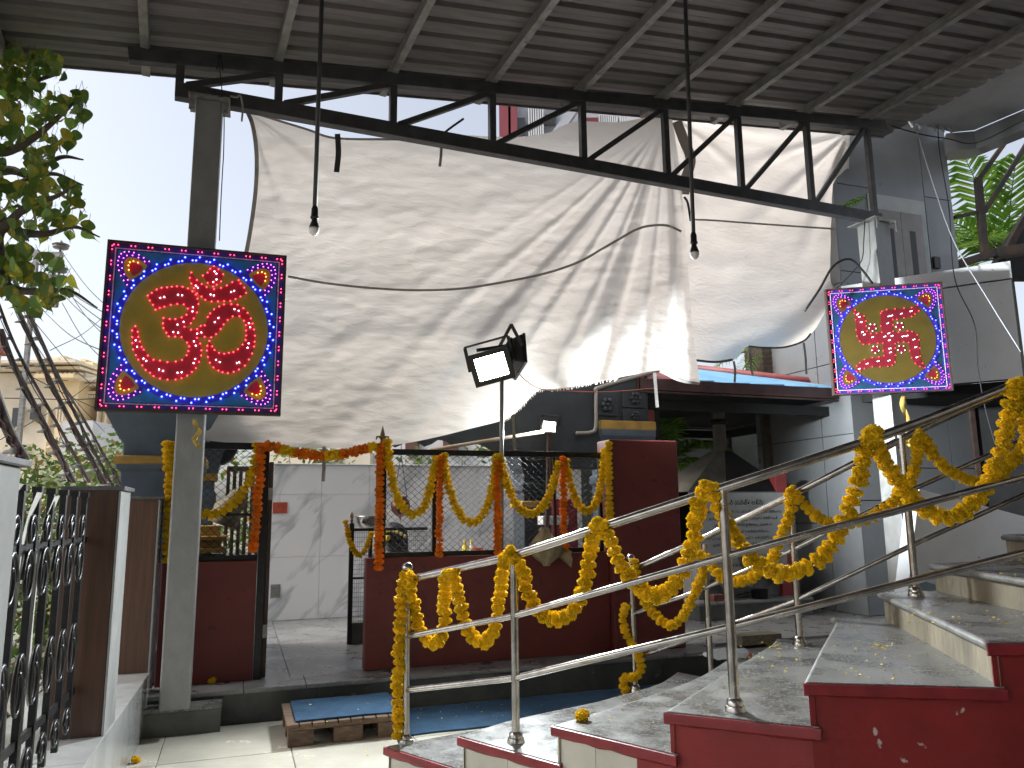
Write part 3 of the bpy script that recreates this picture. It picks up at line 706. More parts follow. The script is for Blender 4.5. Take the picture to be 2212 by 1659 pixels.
# granite block at the left post foot
blk = MB().box(F1, S(at_z(298, 1606, 0)), S(at_z(476, 1571, 0)), 5.94 - 0.07, 6.262, -0.02, 0.19)
pb_ = thing('granite_block', 'low dark granite kerb block at the foot of the left post', 'kerb', st(-0.35, 6.05, 0))
sA_, sB_ = S(at_z(298, 1606, 0)), S(at_z(476, 1571, 0)); tA_ = at_z(400, 1588, 0).dot(V1)
MB().box(F1, sA_, sB_, tA_, 6.258, -0.006, 0.155).build('face_slab', m_grand, pb_)
MB().box(F1, sA_ - 0.004, sB_ + 0.004, tA_ - 0.006, 6.259, 0.157, 0.19).build('top_slab', m_gran, pb_, bevel=0.005)

# dangling ties under the left end of the truss, and wires
def wire(name, pts, r, mat, label, cat, sm=True, grp=None):
    o = MB().tube(smooth_pts(pts, 6) if sm and len(pts) > 2 else pts, r, 5).build(name, mat, smooth=True); return tag(o, label, cat, grp)
wire('wire', [at_t(471, 118, 6.0), at_t(479, 190, 6.0), at_t(484, 250, 6.0), at_t(483, 330, 6.02), at_t(481, 365, 6.02), at_t(477, 440, 6.04), at_t(474, 520, 6.04)], 0.004, m_cable, 'thin dark wire hanging beside the left post from the truss', 'wire')
wire('cord', [at_t(468, 150, 5.98), at_t(476, 118, 5.97), at_t(481, 152, 5.98)], 0.007, m_cable, 'dark cord looped over the left end of the truss', 'cord')
wire('cord', [at_t(498, 208, 6.0), at_t(512, 210, 5.98), at_t(519, 206, 5.98), at_t(524, 232, 5.99), at_t(522, 262, 5.99)], 0.008, m_rope, 'pale cloth tie knotted on the truss by the cloth corner', 'cord')

# ================================================================ PENDANT LAMPS
def pendant(label, ptop, pbot, Y):
    a, b = at_y(*ptop, Y), at_y(*pbot, Y); d = (a - b).normalized()
    aa = b.copy()
    # continue the rod up to the sheet
    kk = 0.0
    while True:
        q = b + d * kk; ar = q.dot(U2)
        if q.z > roof_z(ar) - 0.005 or kk > 8: break
        kk += 0.01
    t = thing('pendant_lamp', label, 'lamp', b - UP * 0.12, 'pendant lamps on long rods')
    MB().tube([b, b + d * kk], 0.0145, 8).build('rod', m_truss, t, smooth=True)
    MB().lathe(b, [(0.014, 0.02), (0.021, 0.0), (0.022, -0.045), (0.026, -0.05), (0.026, -0.06), (0.019, -0.065)], 12).build('holder', m_black, t, smooth=True)
    MB().lathe(b, [(0.0165, -0.064), (0.017, -0.075), (0.031, -0.115), (0.0315, -0.125)], 14).build('collar', m_black, t, smooth=True)
    MB().lathe(b, [(0.031, -0.125), (0.032, -0.135), (0.027, -0.155), (0.016, -0.168), (0.002, -0.173)], 14).build('bulb', m_bulbw, t, smooth=True)
pendant('unlit bulb on a long dark rod in front of the left half of the cloth', (695, 0), (680, 452), 4.55)
pendant('unlit bulb on a long dark rod in front of the gathered cloth', (1480, 0), (1498, 508), 5.0)

# ================================================================ LED SIGNS
OM=[(.231,.318),(.251,.3),(.276,.278),(.302,.265),(.331,.26),(.356,.254),(.384,.249),(.415,.25),(.444,.257),(.47,.273),(.49,.291),(.5,.315),(.507,.348),(.501,.4),(.486,.437),(.472,.467),(.438,.491),(.475,.507),(.508,.501),(.527,.48),(.549,.475),(.563,.423),(.575,.4),(.596,.373),(.623,.354),(.649,.339),(.691,.334),(.726,.335),(.76,.354),(.785,.381),(.805,.415),(.816,.446),(.826,.482),(.833,.52),(.833,.557),(.831,.587),(.822,.63),(.805,.668),(.784,.706),(.752,.731),(.723,.747),(.691,.756),(.661,.752),(.638,.744),(.61,.726),(.588,.699),(.576,.665),(.569,.627),(.57,.598),(.579,.568),(.596,.6),(.61,.621),(.636,.637),(.665,.641),(.691,.634),(.716,.628),(.741,.609),(.766,.579),(.782,.55),(.784,.522),(.782,.491),(.78,.458),(.767,.431),(.74,.405),(.702,.409),(.674,.433),(.653,.462),(.638,.491),(.614,.524),(.588,.545),(.552,.544),(.51,.554),(.529,.587),(.538,.627),(.538,.658),(.529,.697),(.513,.735),(.493,.759),(.469,.782),(.439,.798),(.408,.808),(.365,.81),(.325,.805),(.291,.793),(.271,.775),(.247,.759),(.228,.733),(.205,.701),(.191,.675),(.174,.643),(.168,.606),(.165,.571),(.162,.532),(.177,.505),(.191,.538),(.196,.568),(.206,.595),(.217,.626),(.229,.641),(.253,.675),(.284,.698),(.319,.701),(.359,.708),(.403,.702),(.436,.691),(.46,.661),(.468,.636),(.471,.607),(.458,.585),(.426,.554),(.391,.553),(.357,.554),(.343,.533),(.326,.506),(.322,.478),(.323,.446),(.356,.45),(.387,.449),(.42,.436),(.446,.418),(.451,.38),(.427,.356),(.392,.356),(.357,.364),(.323,.378),(.299,.387),(.277,.399),(.262,.372),(.244,.346)]
CRES=[(.458,.157),(.452,.191),(.462,.225),(.478,.251),(.497,.282),(.522,.3),(.544,.319),(.579,.326),(.615,.323),(.649,.318),(.684,.314),(.713,.3),(.74,.282),(.771,.257),(.759,.225),(.737,.201),(.725,.181),(.69,.197),(.66,.22),(.628,.238),(.589,.249),(.547,.24),(.519,.223),(.491,.201)]
DIA=[(.582,.106),(.608,.123),(.636,.152),(.626,.197),(.602,.22),(.583,.233),(.552,.213),(.523,.17),(.548,.15),(.562,.125)]
WH=[(.298,.326),(.319,.32),(.393,.3),(.415,.301),(.478,.369),(.477,.395),(.432,.462),(.4,.481),(.38,.527),(.406,.529),(.51,.528),(.532,.519),(.495,.576),(.506,.601),(.507,.681),(.5,.706),(.317,.753),(.339,.76),(.438,.764),(.416,.768),(.184,.589),(.194,.626),(.231,.694),(.247,.706),(.603,.452),(.622,.425),(.71,.364),(.734,.372),(.796,.445),(.804,.469),(.8,.569),(.795,.597),(.622,.68),(.643,.693),(.739,.693),(.752,.688),(.487,.236),(.499,.248),(.572,.284),(.59,.288),(.686,.258),(.703,.25),(.586,.139),(.598,.152),(.6,.188),(.582,.205)]
SW=[(.456,.438),(.453,.379),(.462,.261),(.475,.244),(.515,.229),(.586,.227),(.662,.226),(.727,.224),(.778,.204),(.783,.257),(.748,.285),(.719,.306),(.653,.314),(.592,.326),(.56,.326),(.555,.373),(.552,.435),(.596,.446),(.673,.439),(.71,.447),(.75,.479),(.761,.526),(.759,.602),(.756,.677),(.771,.742),(.788,.783),(.747,.77),(.712,.739),(.686,.686),(.676,.621),(.673,.545),(.631,.537),(.587,.54),(.559,.55),(.555,.591),(.554,.656),(.542,.719),(.518,.747),(.479,.755),(.414,.754),(.349,.751),(.281,.765),(.241,.787),(.213,.792),(.218,.739),(.248,.711),(.289,.683),(.357,.669),(.411,.666),(.456,.656),(.455,.609),(.457,.539),(.413,.537),(.342,.541),(.292,.542),(.262,.511),(.244,.462),(.241,.402),(.243,.307),(.237,.247),(.204,.185),(.245,.218),(.276,.249),(.317,.276),(.329,.324),(.328,.372),(.331,.42),(.362,.445),(.411,.445)]
DOTS=[(.381,.387),(.611,.388),(.388,.594),(.608,.602)]
WH2=[(.258,.26),(.272,.285),(.284,.334),(.286,.429),(.3,.453),(.369,.481),(.473,.481),(.509,.453),(.508,.518),(.534,.478),(.625,.489),(.658,.485),(.713,.523),(.722,.594),(.723,.687),(.506,.594),(.508,.63),(.489,.705),(.397,.706),(.302,.725),(.232,.769),(.507,.359),(.524,.294),(.547,.29),(.63,.277),(.713,.259)]
m_sblue = M('sign_blue', (0.010, 0.145, 0.27), 0.5, var=0.25, scale=6, bump=0.1)
m_sviolet = M('sign_violet', (0.026, 0.016, 0.20), 0.5, var=0.3, scale=10)
m_syel = M('sign_yellow', (0.30, 0.235, 0.022), 0.45, var=0.16, scale=4, bump=0.08)
M_Y, M_B = m_syel, m_sblue
m_sred = M('sign_red', (0.42, 0.010, 0.030), 0.45, var=0.2, scale=8)
m_sframe = M('sign_frame', (0.045, 0.028, 0.020), 0.6, var=0.3, scale=12)
m_swhite = M('sign_white_line', (0.45, 0.45, 0.45), 0.6, var=0.4, scale=60)
LEDM = {'r': emis('led_red', (1.0, 0.030, 0.075), 6.0), 'b': emis('led_blue', (0.045, 0.07, 1.0), 7.5), 'm': emis('led_magenta', (0.85, 0.10, 0.85), 4.5),
        'w': emis('led_white', (0.80, 0.92, 1.0), 6.0), 'o': emis('led_orange', (1.0, 0.28, 0.05), 4.5)}
M_R = m_sred; m_sred_shade = M('sign_red_shaded', (0.15, 0.006, 0.014), 0.5, var=0.2, scale=8)
m_syel_shade = M('sign_yellow_shaded', (0.07, 0.048, 0.006), 0.5, var=0.16, scale=4)
m_sblue_shade = M('sign_blue_shaded', (0.005, 0.036, 0.070), 0.5, var=0.25, scale=6)  # shade on the second sign put into darker copies of its paints
def sign(label, C0, ex, symbol, density):
    m_syel, m_sblue, m_sred = (M_Y, M_B, M_R) if symbol == 'om' else (m_syel_shade, m_sblue_shade, m_sred_shade)
    """C0 = centre, ex = unit vector to the right of the face"""
    L = 1.22; ex = ex.normalized(); ey = -UP; nn = Vector((ex.y, -ex.x, 0)).normalized()    # nn points out of the face
    def q(a, b, d=0.0): return C0 + ex * (a - 0.5) * L + ey * (b - 0.5) * L + nn * d
    t = thing('light_sign', label, 'sign', q(0.5, 1.0, 0)); t['group'] = 'square LED signs on the canopy posts'
    def rect(a0, b0, a1, b1, d0, d1): 
        return MB().hexa([q(a0, b1, d0), q(a1, b1, d0), q(a1, b1, d1), q(a0, b1, d1), q(a0, b0, d0), q(a1, b0, d0), q(a1, b0, d1), q(a0, b0, d1)])
    panel = rect(0.012, 0.012, 0.988, 0.988, -0.05, 0.0).build('panel', m_sblue, t)
    for r in ((0, 0, 0.012, 1), (0.988, 0, 1, 1), (0.0122, 0, 0.9878, 0.012), (0.0122, 0.988, 0.9878, 1)): rect(*r, -0.055, 0.028).build('frame', m_sframe, t)
    for r in ((0.0125, 0.0125, 0.055, 0.9875), (0.945, 0.0125, 0.9875, 0.9875), (0.0552, 0.0125, 0.9448, 0.052), (0.0552, 0.948, 0.9448, 0.9875)): rect(*r, 0.0, 0.003).build('border_strip', m_sviolet, t)
    for r in ((0.040, 0.040, 0.046, 0.96), (0.954, 0.040, 0.960, 0.96), (0.0462, 0.040, 0.9538, 0.045), (0.0462, 0.955, 0.9538, 0.960)): rect(*r, 0.003, 0.005).build('border_line', m_swhite, t)
    def disc(c, r, d0, d1, n=56): return MB().prism([q(c[0] + r * math.cos(2 * math.pi * k / n), c[1] + r * math.sin(2 * math.pi * k / n), d0) for k in range(n)], nn * (d1 - d0))
    disc((0.5, 0.5), 0.445, 0.0, 0.004).build('ring', m_sviolet, t)
    disc((0.5, 0.5), 0.408, 0.004, 0.008).build('disc', m_syel, t)
    leds = {k: MB() for k in LEDM}
    def led(kind, a, b, r=0.0050): leds[kind].octa(q(a, b, 0.020), r)
    # corner petals
    for cx_, cy_ in ((0, 0), (1, 0), (1, 1), (0, 1)):
        sx, sy = (1 if cx_ == 0 else -1), (1 if cy_ == 0 else -1)
        def c(u_, w_): return (cx_ + sx * u_, cy_ + sy * w_)
        def petal(scale):
            raw = [(.118, .262), (.090, .225), (.070, .180), (.062, .135), (.066, .098), (.082, .072), (.115, .062), (.155, .070), (.195, .092), (.235, .122), (.222, .160), (.196, .196), (.160, .226)]
            sm_p = smooth_pts([Vector((u_, w_, 0)) for u_, w_ in raw + [raw[0]]], 3)[:-1]; o_ = (0.165, 0.165)
            return [c(o_[0] + (v_.x - o_[0]) * scale, o_[1] + (v_.y - o_[1]) * scale) for v_ in sm_p]
        for scl, mm, d0, nm in ((1.04, m_sviolet, 0.0060, 'petal_rim'), (0.72, m_syel, 0.0075, 'petal'), (0.42, m_sred, 0.0090, 'petal_heart')):
            pp = petal(scl); MB().prism([q(x, y, d0 - 0.0015) for x, y in (pp if sx * sy > 0 else pp[::-1])], nn * 0.0015).build(nm, mm, t)
        for scl in (0.80, 1.0):
            pp = petal(scl)
            for k in range(1 if scl < 0.9 else 0, 28, 3 if scl < 0.9 else 2): led('m', *pp[k], 0.0044)
        pp = petal(0.46)
        for k in range(6, 26, 4): led('o', *pp[k])
    # border LEDs in pairs
    for k in range(11):
        f = 0.045 + 0.91 * k / 10
        for dd in (-0.011, 0.011):
            led('r', f + dd, 0.026); led('r', f + dd, 0.974); led('r', 0.026, f + dd); led('r', 0.974, f + dd)
    # ring LEDs
    nr = 136 if density else 112
    for k in range(nr):
        if k % 4 == 3: continue
        a = 2 * math.pi * k / nr; r_ = 0.424 + (0.017 if (k // 2) % 2 else -0.004)
        led('b', 0.5 + r_ * math.cos(a), 0.5 + r_ * math.sin(a), 0.0082)
    polys = [OM, CRES, DIA] if symbol == 'om' else [SW]
    for pl_ in polys:
        MB().prism([q(x, y, 0.008) for x, y in pl_], nn * 0.004).build('symbol', m_sred, t)
        for x, y in pl_: led('r', x, y)
    for x, y in (WH if symbol == 'om' else WH2):
        led('w', x, y)
        if symbol != 'om': led('w', x + 0.012, y - 0.004)
    if symbol != 'om':
        for dx, dy in DOTS:
            disc((dx, dy), 0.036, 0.008, 0.012, 20).build('dot', m_sred, t)
            for k in range(5): led('w', dx + 0.030 * math.cos(k * 1.257 + 0.4), dy + 0.034 * math.sin(k * 1.257 + 0.4))
    nmz = {'r': 'red_lights', 'b': 'blue_lights', 'm': 'magenta_lights', 'w': 'white_lights', 'o': 'orange_lights'}
    for k2, mb in leds.items():
        if mb.v: mb.build(nmz[k2], LEDM[k2], t, kind='stuff')
    return q
sign('large square LED sign with glowing red om on a yellow disc', Vector((-2.284, 5.4165, 2.832)), Vector((1.156, 0.391, 0)), 'om', 1)
sign('square LED sign with glowing red swastika on a shade-darkened yellow disc', Vector((4.177, 8.354, 3.359)), Vector((1.187, -0.247, 0)), 'sw', 0)
# yellow cloth ties holding the signs
m_yrag = M('yellow_rag', (0.50, 0.36, 0.09), 0.9, var=0.3, scale=20)
def rag(pts, w, label):
    P = [Vector(p) for p in smooth_pts(pts, 5)]; rows = [[p + cR * (w * (j - 1.5) / 3 * (0.7 + 0.5 * math.sin(i * 0.7 + j)))+ cF * (0.012 * math.sin(j * 2.2 + i)) for j in range(4)] for i, p in enumerate(P)]
    tag(MB().grid(rows).build('tie_cloth', m_yrag, smooth=True), label, 'cloth')
rag([at_y(420, 905, 5.42), at_y(427, 925, 5.42), at_y(424, 945, 5.42), at_y(426, 968, 5.42)], 0.05, 'yellow rag tied to the left post under the om sign')
rag([at_y(1953, 856, 8.42), at_y(1956, 900, 8.42), at_y(1963, 950, 8.42), at_y(1966, 965, 8.42)], 0.085, 'yellow rag hanging from the right post under the swastika sign')
wire('cable', [at_y(1738, 672, 8.2), at_y(1770, 625, 8.2), at_y(1800, 575, 8.25), at_y(1835, 560, 8.3), at_y(1860, 580, 8.35), at_y(1885, 612, 8.4)], 0.014, m_cable, 'thick black cable arching from the cloth to the swastika sign', 'cable')

# ================================================================ CLOTH
G = (1440.0, 258.0)
TLc = (532.0, 237.0)
def ridge(x):   # asymmetric fold profile
    return 0.6 * math.sin(x) + 0.3 * math.sin(2 * x + 0.7) + 0.12 * math.sin(3 * x + 2)
def cloth_t(x, y):
    fx = min(1, max(0, (x - 430) / 1080)); fy = min(1, max(0, (y - 240) / 720))
    t = 6.36 + 0.30 * fx * (1 - fy) + fy * (0.36 + 0.38 * fx ** 1.5)
    t += 0.05 * math.sin(math.pi * fx) * math.sin(math.pi * min(1, fy * 1.05)) * 0.8
    # folds fanning from the gather at the top right
    dx, dy = G[0] - x, y - G[1]; d = math.hypot(dx, dy); ang = math.atan2(dx, max(1.0, dy))      # 0 = straight down, grows to the left
    w = max(0.0, min(1, (1.12 - ang) / 0.35)) * min(1, d / 130.0) * (1 if ang > -0.25 else 0.3)
    t += w * (1 - 0.75 * min(1, max(0, (ang - 0.35) / 0.4))) * 0.036 * ridge(ang * 17 + 0.55 * math.sin(d / 190.0)) * (0.55 + 0.45 * min(1, d / 420.0))
    t += w * 0.011 * ridge(ang * 43 + 1.0 + 0.6 * math.sin(d / 120.0))
    # long swags between the left edge and the gather
    L0 = (470.0, 590.0); ex, ey = x - L0[0], y - L0[1]
    sag = y + 95 * (1 - ((x - 900) / 520.0) ** 2) * -0.0 + 0.00030 * (x - 760) ** 2 * (1 if x > 760 else 0.35)
    w2 = max(0, 1 - abs(sag - 640) / 300.0) * min(1, max(0, (x - 470) / 200)) * min(1, max(0, (1380 - x) / 300))
    t += w2 * 0.024 * ridge(sag / 42.0)
    # soft diagonal folds from the top left corner
    e1, e2 = x - TLc[0], y - TLc[1]; a2 = math.atan2(e1, max(1.0, e2)); d2 = math.hypot(e1, e2)
    w3 = max(0, 1 - d2 / 480.0) * min(1, d2 / 60.0)
    t += w3 * 0.026 * ridge(a2 * 13)
    # lower billow and irregular crumple
    t += 0.009 * noise.noise(Vector((x / 85.0, y / 34.0, 2.0))) + 0.006 * noise.noise(Vector((x / 34.0, y / 15.0, 7.0)))
    return t
def interp(pts, f):
    n = len(pts); L = [0]
    for a, b in zip(pts, pts[1:]): L.append(L[-1] + math.hypot(b[0] - a[0], b[1] - a[1]))
    d = f * L[-1]
    for i in range(n - 1):
        if d <= L[i + 1] + 1e-6:
            k = (d - L[i]) / max(1e-6, L[i + 1] - L[i]); return (pts[i][0] + (pts[i + 1][0] - pts[i][0]) * k, pts[i][1] + (pts[i + 1][1] - pts[i][1]) * k)
    return pts[-1]
def sm2(pts, n=6): return [(p.x, p.y) for p in smooth_pts([Vector((a, b, 0)) for a, b in pts], n)]
TOP = sm2([(532, 237), (600, 258), (665, 278), (722, 296), (830, 298), (900, 297), (960, 290), (1100, 296), (1180, 288), (1215, 272), (1250, 262), (1330, 264), (1400, 254), (1452, 258)])
BOT = sm2([(405, 946), (480, 955), (560, 960), (640, 966), (760, 969), (860, 960), (940, 945), (1020, 925), (1085, 908), (1110, 893), (1135, 868), (1165, 842), (1210, 839), (1250, 832), (1300, 822), (1340, 815), (1385, 806), (1425, 800), (1440, 806), (1470, 820), (1512, 828)])
LFT = sm2([(532, 237), (545, 270), (553, 330), (552, 400), (544, 470), (532, 540), (505, 640), (450, 800), (405, 946)])
RGT = sm2([(1452, 258), (1466, 350), (1478, 470), (1488, 600), (1497, 720), (1512, 828)])
def coons(T, B, L, Rr, nu, nv):
    out = []
    p00, p10, p01, p11 = T[0], T[-1], B[0], B[-1]
    for j in range(nv + 1):
        v = j / nv; row = []
        l, r = interp(L, v), interp(Rr, v)
        for i in range(nu + 1):
            u = i / nu; a, b = interp(T, u), interp(B, u)
            f = lambda k: (1 - v) * a[k] + v * b[k] + (1 - u) * l[k] + u * r[k] - ((1 - u) * (1 - v) * p00[k] + u * (1 - v) * p10[k] + (1 - u) * v * p01[k] + u * v * p11[k])
            row.append((f(0), f(1)))
        out.append(row)
    return out
clo = thing('shade_cloth', 'huge crumpled white cotton cloth strung from the truss and sagging in folds', 'cloth', at_t(900, 965, 6.9))
grid = coons(TOP, BOT, LFT, RGT, 300, 190)
MB().grid([[at_t(x, y, cloth_t(x, y)) for x, y in row] for row in grid]).build('sheet', m_cloth, clo, smooth=True)
def seam(pts, w, par, tf, off=0.010, mat=None, name='seam'):
    p = sm2(pts, 10); rows = []
    for i, (x, y) in enumerate(p):
        a = p[max(0, i - 1)]; b = p[min(len(p) - 1, i + 1)]; n_ = Vector((-(b[1] - a[1]), b[0] - a[0])); n_.normalize()
        rows.append([at_t(x + n_.x * w * k, y + n_.y * w * k, tf(x + n_.x * w * k, y + n_.y * w * k) - off) for k in (-0.5, 0, 0.5)])
    return MB().grid(rows).build(name, mat or m_seam, par, smooth=True)
seam([(622, 597), (700, 611), (800, 622), (900, 627), (1000, 623), (1100, 607), (1180, 590), (1250, 566), (1300, 538), (1340, 515), (1372, 497), (1402, 488), (1440, 487), (1472, 500)], 5, clo, cloth_t)
seam([(533, 238), (546, 272), (554, 331), (553, 400), (545, 470), (533, 540), (520, 590)], 9, clo, cloth_t, name='hem')
seam([(533, 239), (600, 260), (665, 280), (722, 298), (830, 301), (900, 300), (960, 293)], 5, clo, cloth_t, name='hem')
seam([(1425, 802), (1440, 808), (1470, 822), (1511, 829)], 6, clo, cloth_t, name='hem')
# frayed lower hem tufts
fr_ = MB()
for k in range(120):
    f = k / 119; x, y = interp(BOT, 0.60 + 0.24 * f); p = at_t(x, y, cloth_t(x, y) - 0.004); q_ = at_t(x + random.uniform(-3, 3), y + random.uniform(2, 7), cloth_t(x, y) - 0.004); fr_.tube([p, q_], 0.0022, 3)
fr_.build('fringe', m_cloth, clo, kind='stuff')
# hanging tapes
def tape(pts, w, par, tf, mat, name='tie_tape', off=0.015): return seam(pts, w, par, tf, off, mat, name)
tape([(729, 289), (731, 330), (727, 372)], 12, clo, cloth_t, m_darktape)
tape([(957, 289), (975, 275), (1002, 256)], 5, clo, cloth_t, m_darktape)
tape([(953, 300), (953, 330), (950, 360)], 6, clo, cloth_t, m_rope)
tape([(1108, 895), (1110, 930), (1112, 972)], 7, clo, cloth_t, m_rope)
tape([(1414, 805), (1417, 845), (1420, 880)], 7, clo, cloth_t, m_rope)
tape([(700, 965), (700, 1000), (698, 1040)], 8, clo, cloth_t, m_rope)
# second cloth to the right
def cloth2_t(x, y):
    fx = (x - 1440) / 400; fy = (y - 260) / 520
    t = 7.05 + 0.35 * fx + 0.45 * fy + 0.10 * math.sin(math.pi * max(0, min(1, fx))) * math.sin(math.pi * max(0, min(1, fy)))
    dx, dy = x - 1455, y - 250; a = math.atan2(dx, max(1, dy)); d = math.hypot(dx, dy)
    t += 0.040 * ridge(a * 12 + 1) * max(0, 1 - d / 420) * min(1, d / 60)
    dx, dy = 1835 - x, y - 285; a = math.atan2(dx, max(1, dy)); d = math.hypot(dx, dy)
    t += 0.030 * ridge(a * 14) * max(0, 1 - d / 380) * min(1, d / 50)
    t += 0.014 * noise.noise(Vector((x / 60.0, y / 40.0, 4.0)))
    # turned-back corner at the lower right: a rolled fold
    s_ = (x - 1605) * 0.60 + (y - 770) * 0.80 + 90 * math.sin(max(0, min(1, (x - 1600) / 230)) * math.pi) * -0.25
    t += 0.14 * math.exp(-((s_ - 12) / 26.0) ** 2) * -1 + (0.16 / (1 + math.exp(-(s_ - 25) / 10.0)))
    return t
TOP2 = sm2([(1440, 258), (1560, 266), (1700, 277), (1836, 288)]); BOT2 = sm2([(1488, 772), (1510, 780), (1545, 784), (1585, 778), (1615, 748), (1650, 752), (1695, 751), (1735, 738), (1752, 722)])
LFT2 = sm2([(1440, 258), (1462, 420), (1478, 600), (1488, 772)]); RGT2 = sm2([(1836, 288), (1833, 400), (1829, 500), (1822, 585), (1797, 645), (1768, 700), (1752, 722)])
clo2 = thing('shade_cloth', 'smaller cream cloth sheet hanging behind the right end of the truss', 'cloth', at_t(1640, 780, 7.7))
MB().grid([[at_t(x, y, cloth2_t(x, y)) for x, y in row] for row in coons(TOP2, BOT2, LFT2, RGT2, 120, 130)]).build('sheet', m_cloth, clo2, smooth=True)
seam([(1490, 474), (1540, 476), (1620, 482), (1720, 489), (1826, 496)], 4, clo2, cloth2_t)
seam([(1500, 778), (1545, 782), (1583, 777)], 5, clo2, cloth2_t, name='hem', mat=M('dark_hem', (0.10, 0.085, 0.075), 0.9))
seam([(1617, 748), (1650, 751), (1695, 750), (1735, 737), (1752, 720)], 4, clo2, cloth2_t, name='hem', mat=bpy.data.materials['dark_hem'])
for pts in ([(1585, 780), (1588, 800), (1587, 826)], [(1619, 750), (1622, 790), (1627, 812)], [(1736, 740), (1740, 770), (1742, 808)]): tape(pts, 5, clo2, cloth2_t, m_rope)
# loose tie flap at the gather
tape([(1462, 262), (1476, 300), (1492, 345), (1480, 390), (1478, 420)], 22, clo2, lambda x, y: 6.98, M('cloth_flap', (0.34, 0.31, 0.27), 0.9, trans=0.1), name='flap', off=0)
tape([(1478, 425), (1486, 440), (1492, 478)], 5, clo2, lambda x, y: 6.95, m_darktape, off=0)

# ================================================================ FLOODLIGHTS
def flood(label, c, face_dir, roll, w, h, dep, power, emat, group=None, spot=True, size=R(120)):
    f = Vector(face_dir).normalized(); r = f.cross(UP).normalized(); u = r.cross(f).normalized()
    q = Matrix.Rotation(roll, 3, f); r, u = q @ r, q @ u
    t = thing('floodlight', label, 'floodlight', c)
    def P(a, b, d): return c + r * a + u * b + f * d
    def fr(w0, h0, d0, w1, h1, d1): return MB().hexa([P(-w0, -h0, d0), P(w0, -h0, d0), P(w0, h0, d0), P(-w0, h0, d0), P(-w1, -h1, d1), P(w1, -h1, d1), P(w1, h1, d1), P(-w1, h1, d1)])
    fr(w * 0.40, h * 0.42, -dep, w * 0.55, h * 0.55, -0.012).build('housing', m_black, t, bevel=0.012)
    rim = MB()
    for a0, b0, a1, b1 in ((-0.55, -0.55, -0.40, 0.55), (0.40, -0.55, 0.55, 0.55), (-0.40, -0.55, 0.40, -0.38), (-0.40, 0.38, 0.40, 0.55)):
        rim.hexa([P(a0 * w, b0 * h, -0.012), P(a1 * w, b0 * h, -0.012), P(a1 * w, b1 * h, -0.012), P(a0 * w, b1 * h, -0.012), P(a0 * w, b0 * h, 0.012), P(a1 * w, b0 * h, 0.012), P(a1 * w, b1 * h, 0.012), P(a0 * w, b1 * h, 0.012)])
    rim.build('rim', m_black, t)
    MB().add([P(-0.4 * w, -0.38 * h, 0.0), P(0.4 * w, -0.38 * h, 0.0), P(0.4 * w, 0.38 * h, 0.0), P(-0.4 * w, 0.38 * h, 0.0)], [(0, 1, 2, 3)]).build('lens', emat, t)
    for k in range(5):
        a = (-0.36 + 0.18 * k) * w; MB().hexa([P(a - .004, -0.38 * h, -dep - 0.03), P(a + .004, -0.38 * h, -dep - 0.03), P(a + .004, 0.38 * h, -dep - 0.03), P(a - .004, 0.38 * h, -dep - 0.03),
            P(a - .004, -0.4 * h, -dep + 0.01), P(a + .004, -0.4 * h, -dep + 0.01), P(a + .004, 0.4 * h, -dep + 0.01), P(a - .004, 0.4 * h, -dep + 0.01)]).build('fin', m_black, t)
    # U bracket
    for s_ in (-1, 1): MB().bar(P(s_ * 0.60 * w, 0.0, -0.03), P(s_ * 0.60 * w, 0.78 * h, -dep - 0.02), 0.012, 0.03).build('bracket_arm', m_black, t)
    MB().bar(P(-0.61 * w, 0.80 * h, -dep - 0.02), P(0.61 * w, 0.80 * h, -dep - 0.02), 0.03, 0.012).build('bracket', m_black, t)
    ld = bpy.data.lights.new('floodlight_beam', 'AREA'); ld.shape = 'RECTANGLE'; ld.size = w * 0.8; ld.size_y = h * 0.76; ld.energy = power; ld.color = (0.90, 0.97, 1.0); ld.spread = size
    lo = bpy.data.objects.new('beam', ld); COL.objects.link(lo); lo.parent = t
    lo.matrix_basis = Matrix.LocRotScale(f * 0.016, (f).to_track_quat('-Z', 'Y'), None)
    return P
m_flood = emis('floodlight_led', (0.90, 0.97, 1.0), 14.0)
fc = at_t(1062, 792, WT - 0.18)
tocam = (cC - fc).normalized()
flood('large lit LED floodlight on a pole facing down towards the tiles', fc, (tocam + Vector((-0.10, 0, -0.16))), R(14), 0.34, 0.27, 0.10, 75, m_flood)
fb = at_t(1122, 771, WT - 0.08)
flood('second floodlight seen from behind, lighting the cloth and stairs', fb, Vector((0.945, 0.27, -0.03)), R(-16), 0.34, 0.27, 0.10, 45, m_flood, size=R(64))
fs = at_t(1187, 921, 7.45)
flood('small lit floodlight below the shrine lintel', fs, ((cC - fs).normalized() + Vector((-0.25, 0, -0.2))), R(-8), 0.165, 0.135, 0.05, 10, m_flood, size=R(110))
pole = thing('light_pole', 'thin grey pole on the fence carrying the floodlights', 'pole', st(S(at_t(1083, 970, WT)), WT, 1.15))
pp0 = at_t(1083, 1200, WT - 0.0); pp1 = at_t(1084, 745, WT - 0.02)
MB().tube([pp0, pp1], 0.019, 8).build('pole', m_galv, pole, smooth=True)
MB().bar(at_t(1030, 757, WT - 0.05), at_t(1130, 742, WT - 0.05), 0.03, 0.03).build('cross_bar', m_black, pole)
MB().bar(at_t(1086, 760, WT - 0.05), at_t(1103, 730, WT - 0.05), 0.02, 0.02).build('strut', m_black, pole)
MB().bar(at_t(1103, 730, WT - 0.05), at_t(1122, 752, WT - 0.05), 0.02, 0.02).build('strut', m_black, pole)
